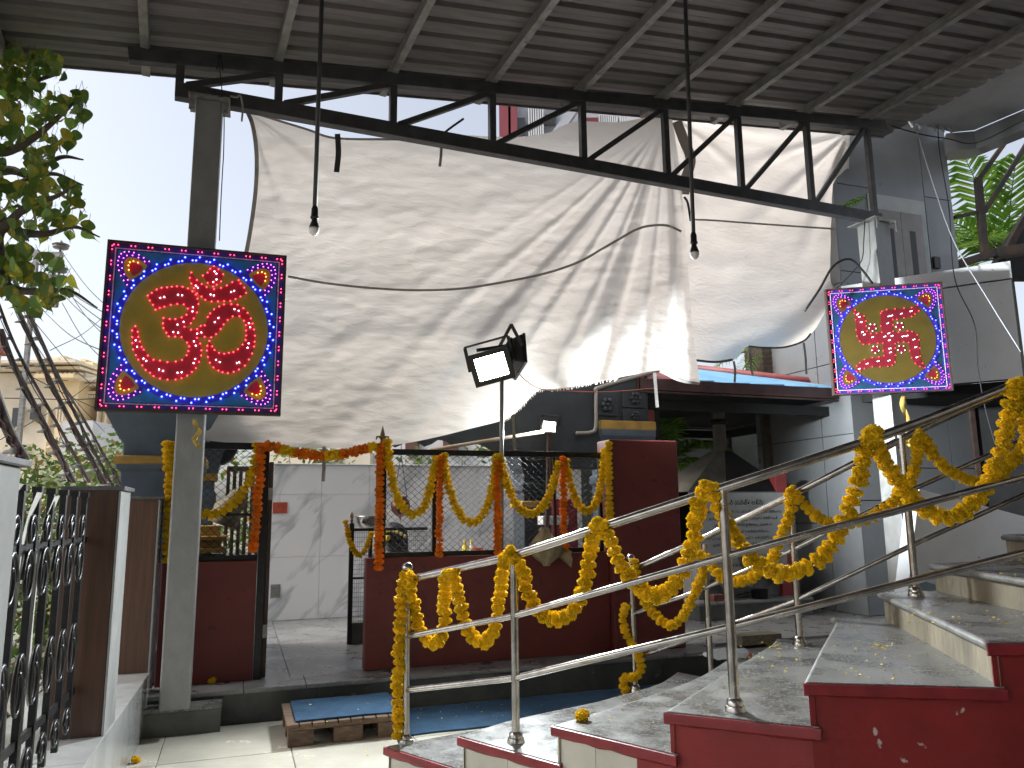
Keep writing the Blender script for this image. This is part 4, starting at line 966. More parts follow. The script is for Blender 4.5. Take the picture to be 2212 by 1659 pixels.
wire('cord', [at_t(1118, 803, WT - 0.05), at_t(1136, 822, WT + 0.0), at_t(1168, 840, 6.75), at_t(1230, 845, 6.9), at_t(1320, 846, 7.2), at_t(1420, 838, 7.5)], 0.005, M('red_cord', (0.35, 0.10, 0.07), 0.8), 'thin red cord from the floodlight pole along the cloth hem', 'cord')
tag(MB().tube([at_t(930, 972, 7.3), at_t(1175, 932, 7.45)], 0.018, 8).build('bamboo_rod', M('bamboo', (0.30, 0.24, 0.16), 0.7, var=0.2, scale=8), smooth=True), 'slanting bare rod below the shrine lintel behind the floodlight pole', 'rod')
tag(MB().bar(at_t(1180, 1200, 7.5), at_t(1187, 925, 7.5), 0.04, 0.04).build('light_stand', m_dkbrown), 'dark upright bar holding the small floodlight', 'pole')

# ================================================================ RAILINGS
FR = [Vector((-0.65, 4.82, 0)), Vector((0.0, 4.22, 0)), Vector((0.93, 3.44, 0)), Vector((2.6, 3.45, 0))]
BK = [Vector((0.90, 6.06, 0)), Vector((1.36, 5.60, 0)), Vector((1.79, 5.03, 0)), Vector((2.36, 4.66, 0)), Vector((3.3, 4.75, 0))]
def seg_n(P, i): d = (P[i + 1] - P[i]).normalized(); return Vector((-d.y, d.x, 0))    # points away from the camera side
def on_rail(P, cuts, x, y, off=0.0):
    i = 0
    while i < len(cuts) and x > cuts[i]: i += 1
    n = seg_n(P, i)
    if n.y < 0: n = -n
    return on_plane(x, y, P[i] + n * off, n)
FC, BC = [1112, 1573], [1500, 1697, 1974]
def rail_line(P, cuts, pts, extra=None):
    out = []
    for (x, y) in pts: out.append(on_rail(P, cuts, x, y))
    return out
fr = thing('stair_railing', 'stainless steel railing nearest the camera, hung with thick marigold garlands', 'railing', (-0.65, 4.82, 0.165))
bk = thing('stair_railing', 'stainless steel railing on the far side of the steps', 'railing', (0.9, 6.06, 0.165))
def ext(a, b, k): return b + (b - a).normalized() * k
def rail(par, pts, r, name):
    MB().tube(pts, r, 14).build(name, m_steel, par, smooth=True, auto=50)
t3 = rail_line(FR, FC, [(874, 1254), (1112, 1200), (1572, 1051), (1880, 951), (2021, 899), (2170, 840)]); t3.append(ext(t3[-2], t3[-1], 0.6))
rail(fr, t3, 0.0215, 'top_rail')
m3 = rail_line(FR, FC, [(874, 1376), (1112, 1330), (1573, 1200), (2200, 1034)]); m3.append(ext(m3[-2], m3[-1], 0.5)); rail(fr, m3, 0.0165, 'middle_rail')
l3 = rail_line(FR, FC, [(874, 1491), (1112, 1465), (1573, 1355), (2200, 1197)]); l3.append(ext(l3[-2], l3[-1], 0.5)); rail(fr, l3, 0.0165, 'lower_rail')
def baluster(par, p, z0, z1, ball=False):
    p0 = Vector((p.x, p.y, z0)); p1 = Vector((p.x, p.y, z1))
    MB().tube([p0, p1], 0.0215, 14).build('post', m_steel, par, smooth=True, auto=50)
    MB().lathe(p0, [(0.046, 0), (0.046, 0.008), (0.040, 0.024), (0.036, 0.026), (0.034, 0.045), (0.024, 0.055)], 18).build('base_flange', m_steel, par, smooth=True, auto=40)
    if ball: MB().lathe(p1, [(0.022, -0.012), (0.024, 0.004), (0.014, 0.008), (0.026, 0.02), (0.036, 0.040), (0.036, 0.052), (0.026, 0.072), (0.002, 0.082)], 16).build('ball', m_steel, par, smooth=True)
baluster(fr, FR[0], RZ, t3[0].z + 0.03, True); baluster(fr, FR[1], 2 * RZ, t3[1].z - 0.015); baluster(fr, FR[2], 4 * RZ, t3[2].z - 0.015); baluster(fr, FR[3], 7 * RZ, t3[-1].z)
bt = rail_line(BK, BC, [(1372, 1229), (1498, 1172), (1697, 1076), (1974, 935), (2200, 830)]); rail(bk, bt, 0.0215, 'top_rail')
bm2 = rail_line(BK, BC, [(1368, 1326), (1500, 1280), (1702, 1193), (1974, 1056), (2200, 955)]); rail(bk, bm2, 0.015, 'middle_rail')
bl = rail_line(BK, BC, [(1368, 1423), (1508, 1374), (1714, 1300), (1978, 1174), (2212, 1068)]); rail(bk, bl, 0.015, 'lower_rail')
baluster(bk, BK[0], RZ, bt[0].z + 0.03, True); baluster(bk, BK[1], 2 * RZ, bt[1].z - 0.01); baluster(bk, BK[2], 4 * RZ, bt[2].z - 0.01); baluster(bk, BK[3], 6 * RZ, bt[3].z - 0.01); baluster(bk, BK[4], 8 * RZ, bt[4].z)

# ================================================================ MARIGOLD GARLANDS
def marigold_mesh(name, mat, seed, np_=150):
    rnd = random.Random(seed); mb = MB()
    R0 = 0.036; flat = 0.72
    # core
    mb.ball((0, 0, 0), 0.026, 8, 6, (1, 1, flat))
    ga = math.pi * (3 - math.sqrt(5))
    for k in range(np_):
        zf = 1 - 2 * (k + 0.5) / np_; rr = math.sqrt(max(0, 1 - zf * zf)); a = ga * k + rnd.uniform(-.15, .15)
        d = Vector((rr * math.cos(a), rr * math.sin(a), zf)); d = (d + Vector((rnd.uniform(-.25, .25), rnd.uniform(-.25, .25), rnd.uniform(-.25, .25)))).normalized()
        tx = d.orthogonal().normalized(); tx = (Matrix.Rotation(rnd.uniform(0, 6.28), 3, d) @ tx); ty = d.cross(tx)
        L = R0 * rnd.uniform(0.90, 1.12); w = rnd.uniform(0.0055, 0.0085)
        b0 = Vector((d.x * 0.020, d.y * 0.020, d.z * 0.020 * flat)); tip = Vector((d.x * L, d.y * L, d.z * L * flat))
        m_ = b0.lerp(tip, 0.62) + ty * rnd.uniform(-.003, .003)
        mb.add([b0, m_ + tx * w, tip + tx * w * 0.7 + ty * 0.004, tip - ty * 0.002 , tip - tx * w * 0.7 + ty * 0.003, m_ - tx * w], [(0, 1, 2, 3), (0, 3, 4, 5)])
    me = bpy.data.meshes.new(name); me.from_pydata(mb.v, [], mb.f); me.materials.append(mat); me.update(); return me
ME_Y = [marigold_mesh('marigold_yellow', m_yel, k) for k in range(4)]
ME_O = [marigold_mesh('marigold_orange', m_ora, 10 + k, 130) for k in range(3)]
GR = 'marigold garlands'
def garland(label, pts, col='y', size=1.0, step=0.046, n=8, grp=None):
    p = smooth_pts(pts, n); q = resample(p, step * size)
    if len(q) < 2: return
    t = thing('garland', label, 'garland', min(q, key=lambda v_: v_.z), grp)
    MB().tube(p[::2] + [p[-1]] if len(p) > 4 else p, 0.0035, 5).build('string', m_string, t)
    for i, c in enumerate(q):
        d = (q[min(i + 1, len(q) - 1)] - q[max(0, i - 1)]).normalized()
        rot = d.to_track_quat('Z', 'Y').to_matrix() @ Matrix.Rotation(random.uniform(0, 6.28), 3, 'Z') @ Matrix.Rotation(random.uniform(-.25, .25), 3, 'X')
        cc = col if col in 'yo' else ('o' if (i // 3) % 3 != 1 else 'y')
        me = random.choice(ME_Y if cc == 'y' else ME_O); s = size * random.uniform(1.0, 1.22)
        inst('marigold', me, t, c + Vector((random.uniform(-1, 1), random.uniform(-1, 1), random.uniform(-.5, .5))) * 0.006, rot, (s, s, s * random.uniform(0.78, 0.96)))
    return t
def fg(pts, ends=(True, True), off=0.058):
    out = []
    for i, (x, y) in enumerate(pts):
        o_ = off
        if (i == 0 and ends[0]) or (i == len(pts) - 1 and ends[1]): o_ = -0.03
        if (i == 1 and ends[0]) or (i == len(pts) - 2 and ends[1]): o_ = 0.0
        out.append(on_rail(FR, FC, x, y, o_))
    return out
def bg(pts, off=-0.05): return [on_rail(BK, BC, x, y, off) for x, y in pts]
garland('straight yellow marigold string hanging down the first rail post', [on_rail(FR, FC, x, y, -0.035) for x, y in [(885, 1246), (872, 1250), (867, 1300), (864, 1370), (862, 1440), (858, 1490), (860, 1550), (859, 1602)]])
garland('first short yellow marigold swag beside the lowest rail post', fg([(884, 1262), (888, 1285), (897, 1325), (908, 1362), (935, 1390), (957, 1368), (960, 1310), (962, 1265), (968, 1230)]))
garland('narrow yellow marigold swag, second from the lowest rail post', fg([(978, 1236), (985, 1262), (995, 1310), (1010, 1360), (1040, 1388), (1068, 1358), (1080, 1290), (1087, 1230), (1092, 1192)]))
garland('yellow marigold swag just right of the second rail post', fg([(1098, 1194), (1126, 1225), (1137, 1268), (1158, 1315), (1198, 1338), (1238, 1318), (1262, 1262), (1276, 1190), (1284, 1145), (1296, 1130)]))
garland('wide yellow marigold swag left of the tallest front post', fg([(1303, 1135), (1316, 1165), (1338, 1215), (1372, 1262), (1414, 1287), (1458, 1262), (1488, 1200), (1504, 1130), (1510, 1085), (1526, 1048)]))
garland('widest yellow marigold swag right of the tallest front post', fg([(1536, 1052), (1550, 1088), (1580, 1150), (1630, 1212), (1690, 1240), (1755, 1218), (1806, 1165), (1840, 1080), (1866, 990), (1880, 930)]))
garland('yellow marigold swag in front of the right canopy post', fg([(1882, 932), (1896, 968), (1930, 1022), (1975, 1080), (2040, 1118), (2100, 1092), (2140, 1030), (2166, 955), (2184, 880), (2198, 822)]))
garland('yellow marigold swag cut by the right picture edge', fg([(2200, 825), (2210, 880), (2222, 950), (2250, 1010), (2300, 1030)], ends=(True, False)))
garland('thin yellow marigold swag nearest the ball post of the far railing', bg([(1370, 1212), (1374, 1235), (1380, 1262), (1394, 1301), (1412, 1325), (1432, 1344), (1453, 1350), (1473, 1336), (1491, 1304), (1506, 1269), (1517, 1237), (1514, 1199)]), size=0.95)
garland('thin yellow marigold swag in front of the notice board', bg([(1514, 1199), (1535, 1216), (1552, 1243), (1570, 1251), (1593, 1257), (1620, 1249), (1646, 1231), (1670, 1205), (1681, 1178), (1693, 1143), (1708, 1099), (1704, 1062)]), size=0.95)
garland('thin yellow marigold swag on the far railing before the grey cladding', bg([(1706, 1058), (1722, 1076), (1745, 1098), (1772, 1120), (1805, 1134), (1840, 1128), (1880, 1118), (1920, 1092), (1951, 1068), (1970, 1030), (1983, 986), (1976, 938)]), size=0.95)
garland('thin yellow marigold swag highest on the far railing', bg([(1978, 934), (2000, 958), (2021, 990), (2050, 1015), (2085, 1034), (2118, 1040), (2165, 1020), (2190, 995), (2215, 960)]), size=0.95)
garland('loose yellow marigold tail winding down the ball post', bg([(1352, 1310), (1344, 1336), (1353, 1369), (1366, 1393), (1381, 1418), (1385, 1440), (1376, 1460), (1352, 1464), (1344, 1480), (1356, 1497)], -0.045), size=0.85)
def wg(pts, t=WT - 0.035): return [at_t(x, y, t) for x, y in pts]
garland('double yellow marigold string at the left end of the fence', wg([(362, 958), (364, 1000), (367, 1060), (365, 1120), (362, 1180), (360, 1218)], 6.45))
garland('short yellow marigold string doubled beside the left fence end', wg([(378, 960), (374, 1000), (371, 1045), (370, 1080)], 6.47))
garland('yellow marigold swag across the left chain-link panel', wg([(556, 962), (550, 1005), (538, 1040), (518, 1072), (492, 1098), (460, 1112), (428, 1104), (400, 1080)]))
garland('orange marigold string at left of the doorway', wg([(564, 962), (560, 1030), (556, 1090), (550, 1150), (547, 1193)], WT - 0.06), 'o')
garland('orange and yellow marigold garland spanning the doorway top', wg([(576, 962), (610, 971), (650, 980), (695, 984), (740, 981), (780, 972), (816, 962)], WT - 0.06), 'x', 1.12, 0.036)
garland('orange marigold string on the black post right of the doorway', wg([(822, 962), (820, 1040), (820, 1120), (818, 1180), (818, 1228)], WT - 0.06), 'o')
garland('yellow marigold swag nearest the doorway on the right fence', wg([(836, 954), (842, 1010), (852, 1055), (868, 1092), (890, 1112), (912, 1100), (928, 1060), (938, 1015), (944, 985)]))
garland('orange marigold string hanging on the first inner fence bar', wg([(951, 988), (950, 1060), (949, 1130), (949, 1206)], WT - 0.06), 'o', 0.85)
garland('yellow marigold swag, second on the right fence', wg([(958, 985), (966, 1040), (980, 1085), (1000, 1118), (1022, 1130), (1044, 1112), (1060, 1070), (1068, 1025), (1073, 985)]))
garland('orange marigold string below the floodlight pole', wg([(1075, 1000), (1074, 1070), (1075, 1140), (1076, 1197)], WT - 0.06), 'o')
garland('yellow marigold swag right of the floodlight pole', wg([(1080, 985), (1090, 1030), (1108, 1078), (1132, 1106), (1158, 1108), (1180, 1082), (1195, 1045), (1206, 1005), (1212, 995)]))
garland('orange marigold string on the last inner fence bar', wg([(1216, 990), (1217, 1060), (1218, 1130), (1221, 1193)], WT - 0.06), 'o', 0.9)
garland('yellow marigold swag left of the maroon pillar', wg([(1222, 995), (1232, 1045), (1247, 1086), (1266, 1104), (1284, 1092), (1297, 1050), (1304, 1000), (1307, 965)]))
garland('straight yellow marigold string beside the maroon pillar', wg([(1314, 958), (1314, 1010), (1316, 1070), (1317, 1122)], WT - 0.10))
garland('small dark yellow garland on the inner wire screen', [at_t(x, y, 7.88) for x, y in [(747, 1128), (751, 1150), (760, 1180), (776, 1200), (790, 1186), (799, 1160), (803, 1145)]], size=0.75)
# fallen flowers and petals
def blossom(label, p, s=1.0, me=None):
    me = me or random.choice(ME_Y); o = inst('fallen_marigold', me, None, p + UP * 0.024 * s, Matrix.Rotation(random.uniform(0, 6), 3, 'Z') @ Matrix.Rotation(0.3, 3, 'X'), (s, s, s)); tag(o, label, 'flower')
blossom('yellow marigold blossom fallen on the third step', at_z(1258, 1556, 3 * RZ), 1.0)
blossom('yellow blossom lying on the plinth edge right of the second rail post', at_z(1175, 1412, PZ), 1.0)
blossom('yellow blossom lying on the plinth edge just left of the second rail post', at_z(1100, 1421, PZ), 1.0)
blossom('yellow blossom on the plinth edge below the left maroon wall', at_z(458, 1476, PZ), 0.9)
blossom('orange yellow blossom on the cream tiles at the bottom left', at_z(293, 1648, 0.0), 0.8)
pet = MB()
def petal_at(p, s=0.012):
    a = random.uniform(0, 6.28); d = Vector((math.cos(a), math.sin(a), 0)); e = Vector((-d.y, d.x, 0)); L = s * random.uniform(0.6, 1.5)
    pet.add([p + UP * 0.002, p + d * L * 0.5 + e * L * 0.3 + UP * 0.006, p + d * L + UP * 0.003, p + d * L * 0.5 - e * L * 0.3 + UP * 0.0015], [(0, 1, 2, 3)])
def scatter(n, x0, y0, x1, y1, z):
    for _ in range(n): petal_at(at_z(random.uniform(x0, x1), random.uniform(y0, y1), z))
scatter(55, 1560, 1395, 1740, 1500, 4 * RZ); scatter(60, 1800, 1350, 2010, 1470, 5 * RZ); scatter(55, 1960, 1300, 2180, 1350, 6 * RZ); scatter(10, 2120, 1235, 2200, 1250, 7 * RZ)
scatter(35, 900, 1520, 1380, 1560, 0.02); scatter(14, 600, 1440, 1300, 1470, PZ); scatter(8, 1240, 1530, 1420, 1580, 3 * RZ); scatter(14, 500, 1590, 820, 1640, 0.0); scatter(8, 620, 1500, 820, 1560, 0.19)
for (x, y, z) in ((1905, 1401, 5 * RZ), (1665, 1398, 4 * RZ)):
    for _ in range(26): petal_at(at_z(x + random.gauss(0, 14), y + random.gauss(0, 4), z) + UP * random.uniform(0, 0.012), 0.014)
o = pet.build('fallen_petals', M('petal_yellow', (0.92, 0.70, 0.06), 0.6), kind='stuff'); tag(o, 'scattered yellow marigold petals on the steps and mat', 'petals')

# ================================================================ PALLET AND BLUE MATS
pc4 = [at_z(622, 1620, 0.0), at_z(850, 1590, 0.0)]
ps0, ps1 = S(pc4[0]), S(at_z(860, 1585, 0)); ptf = at_z(735, 1604, 0).dot(V1); ptb = ptf + 0.62
pal = thing('pallet', 'low wooden pallet on the cream tiles carrying a blue mat', 'pallet', st(ps0, ptf, 0))
PH = 0.125
for k in range(3):
    tt = ptf + (ptb - ptf - 0.09) * k / 2
    for f0, f1 in ((0, 0.22), (0.40, 0.66), (0.80, 1.0)):
        a, b = ps0 + (ps1 - ps0) * f0, ps0 + (ps1 - ps0) * f1
        MB().box(F1, a, b, tt, tt + 0.09, 0.0, PH - 0.024).build('block', m_pallet, pal, bevel=0.004)
    MB().box(F1, ps0 - 0.005, ps1 + 0.005, tt + 0.002, tt + 0.088, PH - 0.0235, PH).build('stringer', m_pallet, pal, bevel=0.003)
n = 9
for k in range(n):
    a, b = ps0 - 0.012 + (ps1 - ps0 + 0.02) * k / n, ps0 - 0.012 + (ps1 - ps0 + 0.02) * (k + 1) / n - 0.008
    MB().box(F1, a, b, ptf - random.uniform(0.004, 0.022), ptb, PH + 0.0005, PH + 0.018).build('deck_board', m_pallet, pal, bevel=0.003)
def mat_piece(name, label, s0, s1, t0, t1, zf, thick=0.010, ns=40, nt=16, wob=0.02):
    P = []
    for i in range(ns + 1):
        row = []
        for j in range(nt + 1):
            s = s0 + (s1 - s0) * i / ns; t = t0 + (t1 - t0) * j / nt + (wob * noise.noise(Vector((s * 4, 0, 3))) if j == 0 else 0)
            row.append(st(s, t, zf(s, t)))
        P.append(row)
    mb = MB(); mb.grid(P); mb.grid([[p - UP * thick for p in r][::-1] for r in P])
    e = [r[0] for r in P]; 
    for edge in ([r[0] for r in P], [r[-1] for r in P], P[0], P[-1]):
        for a, b in zip(edge, edge[1:]): mb.add([a, b, b - UP * thick, a - UP * thick], [(0, 1, 2, 3)])
    return tag(mb.build(name, m_mat, smooth=True, auto=45), label, 'mat')
mat_piece('floor_mat', 'creased blue rubber mat lying on the wooden pallet', ps0 + 0.05, ps1 + 0.03, ptf + 0.035, ptb + 0.01, lambda s, t: PH + 0.0305 + 0.006 * math.exp(-((t - ptf - 0.30) / 0.02) ** 2) + 0.004 * noise.noise(Vector((s * 5, t * 5, 0))), 0.011)
ms0 = ps1 + 0.06
ms1 = S(at_z(1480, 1475, 0))
mat_piece('floor_mat', 'long blue mat on the floor between the steps and plinth', ms0, ms1 + 0.3, 5.50, 6.20, lambda s, t: 0.013 + 0.002 * noise.noise(Vector((s * 4, t * 4, 1))), 0.011, 60, 14)

# ================================================================ GATE WALL AT LEFT
GS = -0.718
led_ = thing('marble_ledge', 'low pale marble ledge along the gate, at the left picture edge', 'ledge', st(GS - 0.2, 4.5, 0, F3))
MB().box(F3, -1.30, GS - 0.012, 1.2, 6.27, -0.02, 0.385).build('core', m_grout, led_)
for k in range(4):
    a = 2.0 + 1.07 * k; MB().box(F3, GS - 0.0118, GS, a, a + 1.067, -0.006, 0.382).build('face_slab', m_marbg, led_)
    MB().box(F3, -1.30, GS + 0.004, a, a + 1.067, 0.386, 0.402).build('top_slab', m_marbg, led_, bevel=0.003)
def clad_pillar(label, s0, s1, t0, t1, z0, z1, wm):
    p = thing('gate_pillar', label, 'pillar', st((s0 + s1) / 2, (t0 + t1) / 2, z0, F3))
    MB().box(F3, s0, s1, t0 + 0.012, t1, z0, z1).build('core', m_marbd, p)
    MB().box(F3, s0, s1 - 0.004, t0 - 0.002, t0 + 0.0115, z0 + 0.004, z1 - 0.002).build('wood_panel', wm, p)
    MB().box(F3, s1 + 0.0005, s1 + 0.012, t0 - 0.004, t1, z0, z1 - 0.002).build('marble_panel', m_marbg, p, bevel=0.002)
    MB().box(F3, s0 - 0.02, s1 + 0.03, t0 - 0.02, t1 + 0.02, z1, z1 + 0.022).build('cap', m_marbd, p, bevel=0.003)
clad_pillar('brown wood-clad gate pillar with pale marble side, nearer of the two', -0.985, GS - 0.014, 4.59, 4.90, 0.402, 1.64, m_wood)
clad_pillar('reddish wood-clad gate pillar farther back, by the grey post', -0.955, GS - 0.014, 6.28, 6.50, 0.0, 1.625, m_wood2)
wp = thing('gate_pillar', 'pale grey marble gate pillar cut by the left picture edge', 'pillar', st(-0.95, 2.5, 0, F3))
MB().box(F3, -1.25, GS, 2.25, 2.75, 0.402, 1.655).build('shaft', m_marbg, wp, bevel=0.004)
MB().box(F3, -1.29, GS + 0.02, 2.20, 2.785, 1.656, 1.678).build('cap', m_marbd, wp, bevel=0.004)
gate = thing('iron_gate', 'black wrought iron gate with scrolls between the pale and brown pillars', 'gate', st(-0.86, 2.9, 0.42, F3))
bs = -0.87
for k in range(8):
    t = 2.92 + 0.222 * k
    MB().box(F3, bs - 0.014, bs + 0.014, t - 0.014, t + 0.014, 0.43, 1.60).build('bar', m_iron, gate, bevel=0.003)
    MB().box(F3, bs - 0.018, bs + 0.018, t - 0.015, t + 0.015, 1.60, 1.625).build('bar_cap', m_iron, gate)
for z in (0.62, 1.365): MB().box(F3, bs - 0.006, bs + 0.006, 2.80, 4.57, z, z + 0.035).build('cross_bar', m_iron, gate)
def scroll(t, z, r, sg=1, zs=1.6):
    pts = []
    for k in range(26):
        f = k / 25; a = f * math.pi * 2.6; rr = r * (1 - 0.62 * f)
        pts.append(st(bs + 0.02, t + sg * rr * math.cos(a), z + rr * zs * math.sin(a), F3))
    MB().tube(pts, 0.0085, 6).build('scroll', m_iron, gate, smooth=True)
for k in range(7):
    t = 3.03 + 0.222 * k
    scroll(t, 1.27, 0.075, 1 if k % 2 else -1); scroll(t, 1.45, 0.05, -1 if k % 2 else 1, 1.3)
    scroll(t, 0.86, 0.075, 1, 1.9); scroll(t, 0.53, 0.06, -1, 1.2)
# white strip with wires wrapped on the gate
m_strip = M('pvc_strip', (0.42, 0.40, 0.37), 0.55, var=0.12, scale=20)
m_strip2 = M('strip_grey_brown', (0.105, 0.09, 0.08), 0.7, var=0.35, scale=10, stretch=(1, 1, 0.4))
for k, (t, zt_, zb) in enumerate(((3.27, 1.625, 1.17), (3.52, 1.60, 0.45), (3.80, 1.59, 0.45))):
    wdt = 0.042; rows = []
    for i in range(15):
        f = i / 14; zz = zt_ - (zt_ - zb) * f; off = 0.02 * math.sin(f * 7 + k)
        rows.append([st(bs - 0.03 + 0.05 * math.exp(-f * 9), t + off + w_, zz, F3) for w_ in (-wdt, 0, wdt)])
    o = MB().grid(rows).build('light_strip_tail', m_strip, smooth=True); tag(o, ('looped white strip tail hanging over the gate top', 'long white strip tail hanging down inside the gate bars', 'white strip tail nearest the brown pillar on the gate')[k], 'strip')
# sloping festoon strips with lamp holders
STR = [([(0, 710), (26, 783), (75, 880), (115, 960), (157, 1042)], 4.6, 5.4, 0.042), ([(-10, 640), (34, 752), (104, 882), (150, 965), (193, 1043)], 4.9, 5.7, 0.020),
       ([(8, 600), (78, 760), (130, 869), (180, 962), (226, 1046)], 5.1, 5.9, 0.036), ([(22, 590), (96, 757), (156, 882), (200, 970), (241, 1047)], 5.3, 6.1, 0.018),
       ([(28, 592), (117, 794), (182, 908), (225, 985), (259, 1047)], 5.5, 6.3, 0.016), ([(-30, 800), (0, 887), (16, 929), (32, 960), (50, 990)], 2.9, 3.1, 0.045)]
m_lampgrey = M('lamp_holder_grey', (0.26, 0.255, 0.25), 0.5)
names6 = ['thick sloping light strip ending at the gate top', 'thin sloping light cord between the two thick strips', 'second thick sloping light strip, ending on the brown pillar', 'thin sloping light cord left of the rightmost one', 'rightmost thin sloping light cord ending above the brown pillar', 'short thick strip leaning on the pale left pillar']
for (pts, y0, y1, wd), lab in zip(STR, names6):
    n = len(pts); P3 = [at_y(x, y, y1 + (y0 - y1) * i / (n - 1)) for i, (x, y) in enumerate(pts)]
    P3 = smooth_pts(P3, 6); t = thing('light_strip', lab, 'light strip', P3[-1], 'sloping strips of festoon lights')
    for a, b in zip(P3, P3[1:]): pass
    rows = [[p + cR * w_ for w_ in (-wd / 2, wd / 2)] for p in P3]
    mb = MB().grid(rows); mb.grid([[p + Vector((0, 0.012, 0)) for p in r] for r in rows])
    for e in (0, 1):
        for a, b in zip(rows, rows[1:]): mb.add([a[e], b[e], b[e] + Vector((0, 0.012, 0)), a[e] + Vector((0, 0.012, 0))], [(0, 1, 2, 3)])
    mb.build('strip', m_strip2, t)
    tw = [p + Vector((0.006 * math.sin(i * 1.3), -0.008, 0.006 * math.cos(i * 1.3))) for i, p in enumerate(P3)]; MB().tube(tw, 0.0035, 5).build('cord', M('cord_pink', (0.13, 0.055, 0.055), 0.7) if 'cord_pink' not in bpy.data.materials else bpy.data.materials['cord_pink'], t)
    tw = [p + Vector((0.012 * math.sin(i * 0.9 + 2) - 0.01, -0.006, 0.0)) for i, p in enumerate(P3)]; MB().tube(tw, 0.0035, 5).build('cord', m_cable, t)
    for p in resample(P3, 0.24)[1:]:
        d = Vector((-0.92, -0.1, -0.15)).normalized()
        MB().lathe(p + d * 0.0, [(0.013, 0), (0.013, 0.028), (0.009, 0.030), (0.009, 0.045), (0.004, 0.058)], 8, axis=d).build('lamp_holder', m_lampgrey, t, smooth=True)

# ================================================================ DHUNI PAVILION
ev_t = 7.72
eL = at_t(1381, 838, ev_t); eR = at_t(1905, 868, ev_t); ze = (eL.z + eR.z) / 2
sL, sR = S(eL), S(eR); W_ = sR - sL; D_ = W_ * 0.95
pav = thing('fire_pavilion', 'small hip-roofed pavilion with red ridge caps and pale blue roof sheets', 'pavilion', st((sL + sR) / 2, ev_t + D_ / 2, PZ))
m_rred = M('roof_red', (0.25, 0.075, 0.075), 0.55, var=0.2, scale=5, bump=0.05)
m_rblue = M('roof_light_blue', (0.16, 0.38, 0.62), 0.5, var=0.12, scale=5, rnd=0.1)
m_maroonfas = M('fascia_maroon', (0.055, 0.022, 0.022), 0.5, var=0.3, scale=6)
apx = st((sL + sR) / 2 - W_ * 0.12, ev_t + D_ * 0.5, ze + 0.62)
cs = [st(sL, ev_t, ze + 0.10), st(sR, ev_t, ze + 0.10), st(sR, ev_t + D_, ze + 0.10), st(sL, ev_t + D_, ze + 0.10)]
ns = 7
for k in range(ns):  # front slope in stepped blue sheets
    a, b = cs[0].lerp(cs[1], k / ns), cs[0].lerp(cs[1], (k + 1) / ns)
    A, B = a.lerp(apx, 0.97), b.lerp(apx, 0.97); up_ = UP * (0.006 + 0.006 * (k % 2))
    mm = m_rblue if 1 <= k <= 5 else m_rred
    MB().hexa([a + up_, b + up_, B + up_, A + up_, a + up_ + UP * 0.02, b + up_ + UP * 0.035, B + up_ + UP * 0.035, A + up_ + UP * 0.02]).build('roof_sheet', mm, pav)
for i in (1, 2, 3):
    MB().hexa([cs[i], cs[(i + 1) % 4], apx, apx + UP * 0.001, cs[i] + UP * 0.02, cs[(i + 1) % 4] + UP * 0.02, apx + UP * 0.02, apx + UP * 0.021]).build('roof_slope', m_rred, pav)
for i in range(4):
    MB().tube([cs[i] + UP * 0.045, apx + UP * 0.045], 0.06, 6).build('ridge_cap', m_rred, pav, smooth=True)
MB().lathe(apx + UP * 0.02, [(0.24, 0), (0.22, 0.06), (0.13, 0.14), (0.11, 0.17), (0.02, 0.19)], 10).build('roof_cap', m_rred, pav, smooth=True)
for (a, b) in ((0, 1), (1, 2), (2, 3), (3, 0)):
    MB().bar(cs[a] - UP * 0.04, cs[b] - UP * 0.04, 0.05, 0.13).build('fascia', m_maroonfas, pav)
    MB().bar(cs[a] - UP * 0.125, cs[b] - UP * 0.125, 0.03, 0.022).build('fascia_trim', m_dkbrown, pav)
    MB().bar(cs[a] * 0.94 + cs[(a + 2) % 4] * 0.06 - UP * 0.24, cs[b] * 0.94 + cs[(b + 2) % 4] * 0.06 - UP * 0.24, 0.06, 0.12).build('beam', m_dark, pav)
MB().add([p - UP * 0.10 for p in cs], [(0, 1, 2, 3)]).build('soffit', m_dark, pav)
m_pred = M('post_red', (0.20, 0.028, 0.030), 0.55, var=0.3, scale=6)
for i in range(4):
    f = cs[i] * 0.93 + cs[(i + 2) % 4] * 0.07; s_, t_ = f.dot(U1), f.dot(V1)
    MB().box(F1, s_ - 0.045, s_ + 0.045, t_ - 0.045, t_ + 0.045, PZ, ze - 0.1).build('post', m_pred, pav, bevel=0.005)
    MB().box(F1, s_ + 0.05, s_ + 0.12, t_ - 0.03, t_ + 0.03, PZ, ze - 0.1).build('post_brace', m_dark, pav)
# fire chamber, hood, notice board
ft = 8.25
c0, c1 = px_s(1508, 1250, ft), px_s(1702, 1250, ft)
zc = at_t(1600, 1180, ft).z
fire = thing('fire_chamber', 'soot-stained masonry fire chamber with a tapering metal smoke hood', 'fire chamber', st((c0 + c1) / 2, ft + 0.4, PZ))
zb1 = at_z(1600, 1340, PZ)
bt_ = ft - 0.32
ba, bb = px_s(1512, 1330, bt_), px_s(1758, 1330, bt_)
MB().box(F1, ba, bb, bt_, ft + 1.1, PZ, PZ + 0.17).build('base_step', m_grand, fire, bevel=0.006)
MB().box(F1, ba - 0.01, bb + 0.01, bt_ - 0.01, ft + 1.1, PZ + 0.171, PZ + 0.20).build('base_slab', m_granl, fire, bevel=0.006)
m_soot = M('sooty_plaster', (0.20, 0.20, 0.195), 0.75, col2=(0.055, 0.055, 0.052), scale=2.6, bump=0.2)
z0_ = PZ + 0.201
MB().box(F1, c0, c1, ft, ft + 0.95, z0_, zc - 0.10).build('chamber', m_soot, fire, bevel=0.01)
